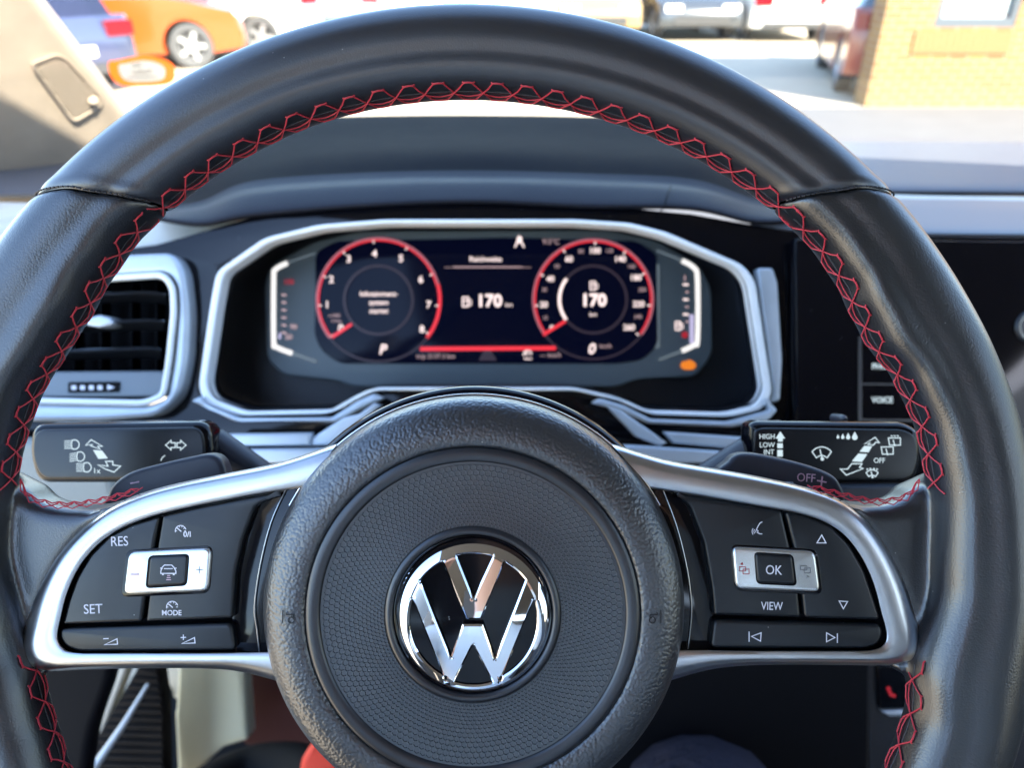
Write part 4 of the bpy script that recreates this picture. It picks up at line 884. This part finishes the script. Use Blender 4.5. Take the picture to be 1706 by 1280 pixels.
mb.grid([[P(x, y, pd(x, y, .000)) for x, y in shrink(g, (114, 148), 1.03)], [P(x, y, pd(x, y, .005)) for x, y in g], [P(x, y, pd(x, y, .005)) for x, y in shrink(g, (114, 148), .94)], [P(x, y, pd(x, y, .001)) for x, y in gi]], FABRIC, close_u=True)
mb.build('grille_frame', pil, smooth=50)
mb = MB(); mb.add([P(x, y, pd(x, y, .0015)) for x, y in gi], [tuple(range(len(gi)))], GRB)
def clipseg(y0, sl):
    pts = []
    N = len(gi)
    for i in range(N):
        a, b = gi[i], gi[(i + 1) % N]; fa = a[1] - (y0 + sl * a[0]); fb = b[1] - (y0 + sl * b[0])
        if fa * fb < 0: t = fa / (fa - fb); pts.append((a[0] + (b[0] - a[0]) * t, a[1] + (b[1] - a[1]) * t))
    return pts
for k in range(36):
    s_ = clipseg(-60 + k * 5.4, 1.12)
    if len(s_) == 2: mb.tube([P(x, y, pd(x, y, .003)) for x, y in s_], .0011, FABRIC, 5)
mb.build('grille', pil, smooth=50)
mb = MB(); c = P(152, 165, pd(152, 165, .006)); mb.lathe((c.x, c.y), [(.0, -c.z), (.004, -c.z), (.0055, -c.z + .002), (.0055, -c.z + .006)], FABRIC, 24); mb.build('round_badge', pil, smooth=60)
# windscreen and its sticker
GL, t_, b_ = nodes('windscreen_glass'); tr = t_.nodes.new('ShaderNodeBsdfTransparent'); tr.inputs[0].default_value = (.93, .96, .95, 1); gg = t_.nodes.new('ShaderNodeBsdfGlossy'); gg.inputs['Roughness'].default_value = .01
mxn = t_.nodes.new('ShaderNodeMixShader'); mxn.inputs[0].default_value = .04; t_.links.new(tr.outputs[0], mxn.inputs[1]); t_.links.new(gg.outputs[0], mxn.inputs[2]); t_.links.new(mxn.outputs[0], t_.nodes['Material Output'].inputs[0])
I4 = Matrix(); mb = MB(I4)
TINT, t_, b_ = nodes('dimming_glass'); tr = t_.nodes.new('ShaderNodeBsdfTransparent'); tr.inputs[0].default_value = (.30, .31, .30, 1); t_.links.new(tr.outputs[0], t_.nodes['Material Output'].inputs[0])  # tint chosen to cut the light from the right
rows = []
for i in range(9):
    t = i / 8; Y = 1.30 - .88 * t; Z = .885 + .61 * t; half = .88 - .16 * t; r = []
    for k in range(17):
        u = k / 8 - 1; r.append((.37 + u * half, Y - .10 * u * u, Z))
    rows.append(r)
mb.grid(rows, GL); mb.build('windscreen', None, 'clear raked windscreen above the dashboard', 'windscreen', smooth=80)
mb = MB(); st = cr([(181, 104), (196, 100), (232, 93), (262, 95), (286, 106), (292, 122), (284, 138), (250, 143), (206, 142), (186, 128)], 5, True)
mb.plate(st, 1.13, .0006, .0001, STICK_O); si = shrink(st, (237, 119), .70, .70); mb.plate(si, 1.1296, .0002, .00005, STICK_W)
mb.text('2022', 228, 108, 5.5, 1.129, STICK_T, mirror=True, rot=3); mb.text('Assiltur', 236, 119, 8, 1.129, STICK_T, mirror=True, rot=3); mb.stroke([(212, 129), (262, 127)], 1.5, 1.129, STICK_T)
mb.build('windscreen_sticker', None, 'orange rounded sticker with a pale middle on the windscreen beside the pillar', 'sticker')
# the shell that shades the cabin: roof, doors, floor, seats
mb = MB(I4); rows = []
for i in range(13):
    Y = .43 - 2.3 * i / 12; r = []
    for k in range(17):
        u = k / 8 - 1; w = .70 + .0 * i; r.append((.37 + u * w, Y - .08 * u * u * (1 if i == 0 else 0), 1.50 + .045 * (1 - u * u) - .004 * (i - 3) ** 2 * (.3 if i > 3 else .6)))
    rows.append(r)
cab = empty('car_cabin', (.37, -.3, .15), 'pale lined cabin around the seats behind the steering wheel, its driver door open', 'car cabin')
mb.grid(rows, HEAD); rows2 = [[(x, y, z + .03) for x, y, z in r] for r in rows]; mb.grid(rows2, HEAD); mb.build('roof', cab, smooth=70)
x = 1.24
mb = MB(I4); mb.box((x, -.15, .55), (.08, 2.3, .72), DOORM); mb.box((x, -1.6, .95), (.08, .5, 1.0), HEAD); mb.box((x, -.42, 1.2), (.05, .09, .6), HEAD); mb.build('door', cab)
mb = MB(I4); mb.add([(1.22, -1.4, .9), (1.22, .9, .9), (1.16, .35, 1.49), (1.16, -1.4, 1.49)], [(0, 1, 2, 3)], TINT); mb.build('side_dimmer_pane', cab)  # unseen pane added to dim the light from the passenger side
x = -.50
mb = MB(I4); mb.box((x, -1.2, .60), (.08, 1.3, .80), DOORM); mb.box((x, -1.6, 1.2), (.08, .5, .6), HEAD); mb.box((x, -.50, .85), (.06, .12, 1.3), HEAD); mb.build('door_pillar', cab)
mb = MB(I4); mb.box((.37, -1.93, .75), (1.8, .06, 1.3), HEAD); mb.build('rear_light_block', cab)  # unseen closed rear wall, added to block light from behind
mb = MB(I4); mb.box((.37, -.3, .17), (1.8, 3.4, .04), BLACK); mb.build('floor', cab)
mb = MB(I4); mb.box((.37, 1.02, .5), (1.8, .04, .62), BLACK); mb.build('bulkhead', cab)
for x in (.02, .74):
    mb = MB(I4); mb.box((x, -.28, .34), (.50, .54, .20), SEATM); st_ = mb.build('seat', cab)
    mb = MB(I4); mb.box((x, -.66, .76), (.50, .14, .72), SEATM, rot=Matrix.Rotation(math.radians(18), 3, 'X')); mb.build('backrest', st_)
    mb = MB(I4); mb.box((x, -.80, 1.24), (.27, .10, .2), SEATM, rot=Matrix.Rotation(math.radians(12), 3, 'X')); mb.build('headrest', st_)
# ================================================================ OUTSIDE
GZ = -.45                                                            # the car park lies lower than the cabin floor
def gpt(px, py):
    v = (CY - py) / F; Y = (1.15 - GZ) / math.tan(PITCH - math.atan(v)); dep = Y * math.cos(PITCH) + (1.15 - GZ) * math.sin(PITCH); return Vector(((px - CX) / F * dep, Y, GZ))
mb = MB(I4); mb.add([(-150, -60, GZ), (150, -60, GZ), (150, 200, GZ), (-150, 200, GZ)], [(0, 1, 2, 3)], GROUND); mb.build('ground', None, kind='structure')
mb = MB(I4); mb.add([(.2, 3.4, GZ + .004), (40, 3.4, GZ + .004), (40, 9.58, GZ + .004), (2.9, 9.58, GZ + .004), (.6, 7.0, GZ + .004)], [(0, 1, 2, 3, 4)], PAVE); mb.build('pavement', None, kind='structure')
b0 = gpt(1440, 178); bd = empty('brick_building', b0, 'yellow orange brick building wall with a grey framed window at the right', 'building')
BR, t_, b_ = nodes('yellow_brick'); b_.inputs['Roughness'].default_value = .85
tc = t_.nodes.new('ShaderNodeTexCoord'); sp_ = t_.nodes.new('ShaderNodeSeparateXYZ'); ad_ = t_.nodes.new('ShaderNodeMath'); mp = t_.nodes.new('ShaderNodeCombineXYZ'); bt = t_.nodes.new('ShaderNodeTexBrick'); bt.inputs['Scale'].default_value = 1
bt.inputs['Color1'].default_value = (.20, .105, .026, 1); bt.inputs['Color2'].default_value = (.15, .066, .018, 1); bt.inputs['Mortar'].default_value = (.19, .155, .095, 1)
bt.inputs['Brick Width'].default_value = .22; bt.inputs['Row Height'].default_value = .075; bt.inputs['Mortar Size'].default_value = .008
t_.links.new(tc.outputs['Object'], sp_.inputs[0]); t_.links.new(sp_.outputs[0], ad_.inputs[0]); t_.links.new(sp_.outputs[1], ad_.inputs[1]); t_.links.new(ad_.outputs[0], mp.inputs[0]); t_.links.new(sp_.outputs[2], mp.inputs[1]); t_.links.new(mp.outputs[0], bt.inputs['Vector']); t_.links.new(bt.outputs['Color'], b_.inputs['Base Color'])
X0, X1, Y0, H = b0.x, b0.x + 10, b0.y, 4.2
wx0, wx1, wz0, wz1 = 4.95, 5.90, .44, 1.9
mb = MB(I4)
def wbox(x0, x1, z0, z1, y=.15, t=.3): mb.box(((x0 + x1) / 2, Y0 + y, (z0 + z1) / 2), (x1 - x0, t, z1 - z0), BR)
wbox(X0, wx0, GZ, H); wbox(wx1, X1, GZ, H); wbox(wx0, wx1, GZ, wz0); wbox(wx0, wx1, wz1, H); wbox(X0 + .01, X1 - .01, GZ, H - .01, .34, .06); mb.build('wall', bd)
mb = MB(I4)
for k in range(15): mb.box((wx0 - .16 + .078 * k, Y0 - .012, wz0 - .16), (.068, .024, .24), BRS)
mb.build('soldier_course', bd)
mb = MB(I4); mb.box(((wx0 + wx1) / 2, Y0 + .06, wz0 + .05), (wx1 - wx0, .10, .10), WFR); mb.box((wx0 + .035, Y0 + .06, (wz0 + wz1) / 2 + .05), (.07, .1, wz1 - wz0 - .1), WFR); mb.box((wx1 - .035, Y0 + .06, (wz0 + wz1) / 2 + .05), (.07, .1, wz1 - wz0 - .1), WFR)
wf = mb.build('window', bd); mb = MB(I4); mb.box(((wx0 + wx1) / 2, Y0 + .08, (wz0 + wz1) / 2), (wx1 - wx0 - .12, .01, wz1 - wz0), WGL); mb.build('pane', wf)
mb = MB(I4); mb.box((X0 + 5, Y0 + .15, H + .06), (10.2, .6, .12), WFR); mb.build('roof', bd)
# cars
TYRE = mat('tyre', (.05, .05, .05), .8); RIM_ = mat('wheel_rim', (.5, .5, .5), .3, metal=.8); CGL = mat('car_glass', (.03, .04, .05), .05, spec=.8); TAIL = mat('tail_lamp', (.16, .004, .008), .2); HLM = mat('head_lamp', (.8, .8, .8), .1); TRIM = mat('car_lower_trim', (.03, .03, .03), .6); NPL = mat('number_plate', (.6, .6, .55), .5)
def car(name, x, y, rot, col, label, suv=0, L=4.3, Wd=1.8, cat='car', metal=.0):
    t = empty(name, (x, y, GZ), label, cat, None); pm = mat('paint_' + name, col, .25, metal=metal, coat=.6)
    X = Matrix.Translation((x, y, GZ)) @ Matrix.Rotation(math.radians(rot), 4, 'Z'); h = .12 * suv; l = L / 2
    fx, rx = l - .85, -l + .85; R = .34
    def arch(cx): return [(cx + (R + .06) * math.cos(math.radians(a)), R + (R + .06) * math.sin(math.radians(a))) for a in range(-25, 206, 15)]
    low = [(l, .30), (l + .03, .45), (l - .01, .62 + h), (l - .12, .74 + h), (l - .9, .90 + h), (l - 1.1, .93 + h)]
    belt = [(-l + .05, .95 + h), (-l - .01, .75 + h), (-l - .03, .45), (-l, .30)]
    prof = low + belt + [(p[0], max(.24, p[1])) for p in arch(rx)[::-1]] + [(p[0], max(.24, p[1])) for p in arch(fx)[::-1]]
    def ex(mb, prof, ys, m, ins=None):
        rows = []
        for k, yy in enumerate(ys):
            s_ = ins[k] if ins else 1
            cxm = sum(p[0] for p in prof) / len(prof)
            rows.append([(cxm + (px - cxm) * s_, yy, pz) for px, pz in prof])
        mb.grid(rows, m, close_u=True); mb.add(rows[0], [tuple(range(len(prof)))], m); mb.add(rows[-1], [tuple(range(len(prof)))], m)
    w = Wd / 2
    mb = MB(X); ex(mb, prof, [-w, -w + .06, -w + .2, w - .2, w - .06, w], pm, [.965, .985, 1, 1, .985, .965])
    roof = [(l - 1.12, .92 + h), (l - 1.75, 1.36 + h), (l - 2.1, 1.43 + h), (-l + .75, 1.42 + h), (-l + .35, 1.30 + h), (-l + .06, .94 + h)]
    rows = []
    for yy, zf in ((-w + .08, 0), (-w + .24, 1), (-w + .34, 1.03), (w - .34, 1.03), (w - .24, 1), (w - .08, 0)):
        rows.append([(px, yy, (.93 + h) + (pz - .93 - h) * zf) for px, pz in roof])
    body = None; mb.grid(rows[1:5], pm); mb.build('body', t, smooth=40)
    g_ = MB(X); g_.grid(rows, CGL, close_u=False); g_.v = [v for v in g_.v]
    g_.build('windows', t, smooth=30)
    for cx in (fx, rx):
        for s_ in (-1, 1):
            mb = MB(X); ax = [(cx + R * c_ * math.cos(2 * math.pi * k / 28), 0, R + R * c_ * math.sin(2 * math.pi * k / 28)) for c_ in (1,) for k in range(28)]
            pr_ = [(1, -.10), (1, .08), (.94, .10), (.72, .10), (.68, .085)]
            mb.grid([[(cx + R * q * math.cos(2 * math.pi * k / 28), s_ * (w - .11 + off), R + R * q * math.sin(2 * math.pi * k / 28)) for k in range(28)] for q, off in pr_], TYRE, close_u=True); wh = mb.build('wheel', t, smooth=40)
            mb = MB(X); mb.grid([[(cx + R * q * math.cos(2 * math.pi * k / 28), s_ * (w - .11 + off), R + R * q * math.sin(2 * math.pi * k / 28)) for k in range(28)] for q, off in ((.70, .09), (.64, .06), (.62, .02))], RIM_, close_u=True)
            for k in range(5):
                a = 2 * math.pi * k / 5; rot_ = Matrix.Rotation(-a, 3, 'Y'); mb.box((cx + R * .33 * math.cos(a), s_ * (w - .04), R + R * .33 * math.sin(a)), (R * .62, .03, .07), RIM_, rot=rot_)
            mb.add([(cx + R * .63 * math.cos(2 * math.pi * k / 28), s_ * (w - .10), R + R * .63 * math.sin(2 * math.pi * k / 28)) for k in range(28)], [tuple(range(28))], TRIM); mb.build('rim', wh, smooth=40)
    for s_ in (-1, 1):
        mb = MB(X); mb.box((l - .06, s_ * (w - .28), .66 + h), (.14, .36, .13), HLM); mb.build('headlight', t)
        mb = MB(X); mb.box((-l + .03, s_ * (w - .22), .80 + h), (.14, .38, .18), TAIL); mb.build('tail_lamp', t)
    mb = MB(X); mb.box((-l - .035, 0, .55 + h), (.03, .52, .12), NPL); mb.build('number_plate', t)
    mb = MB(X); mb.box((l + .02, 0, .42), (.05, 1.2, .16), TRIM); mb.build('bumper_trim', t); mb = MB(X); mb.box((-l - .02, 0, .34), (.05, 1.3, .12), TRIM); mb.build('bumper_trim', t)
    return t
for a in CARS: car(*a[:6], **(a[6] if len(a) > 6 else {}))
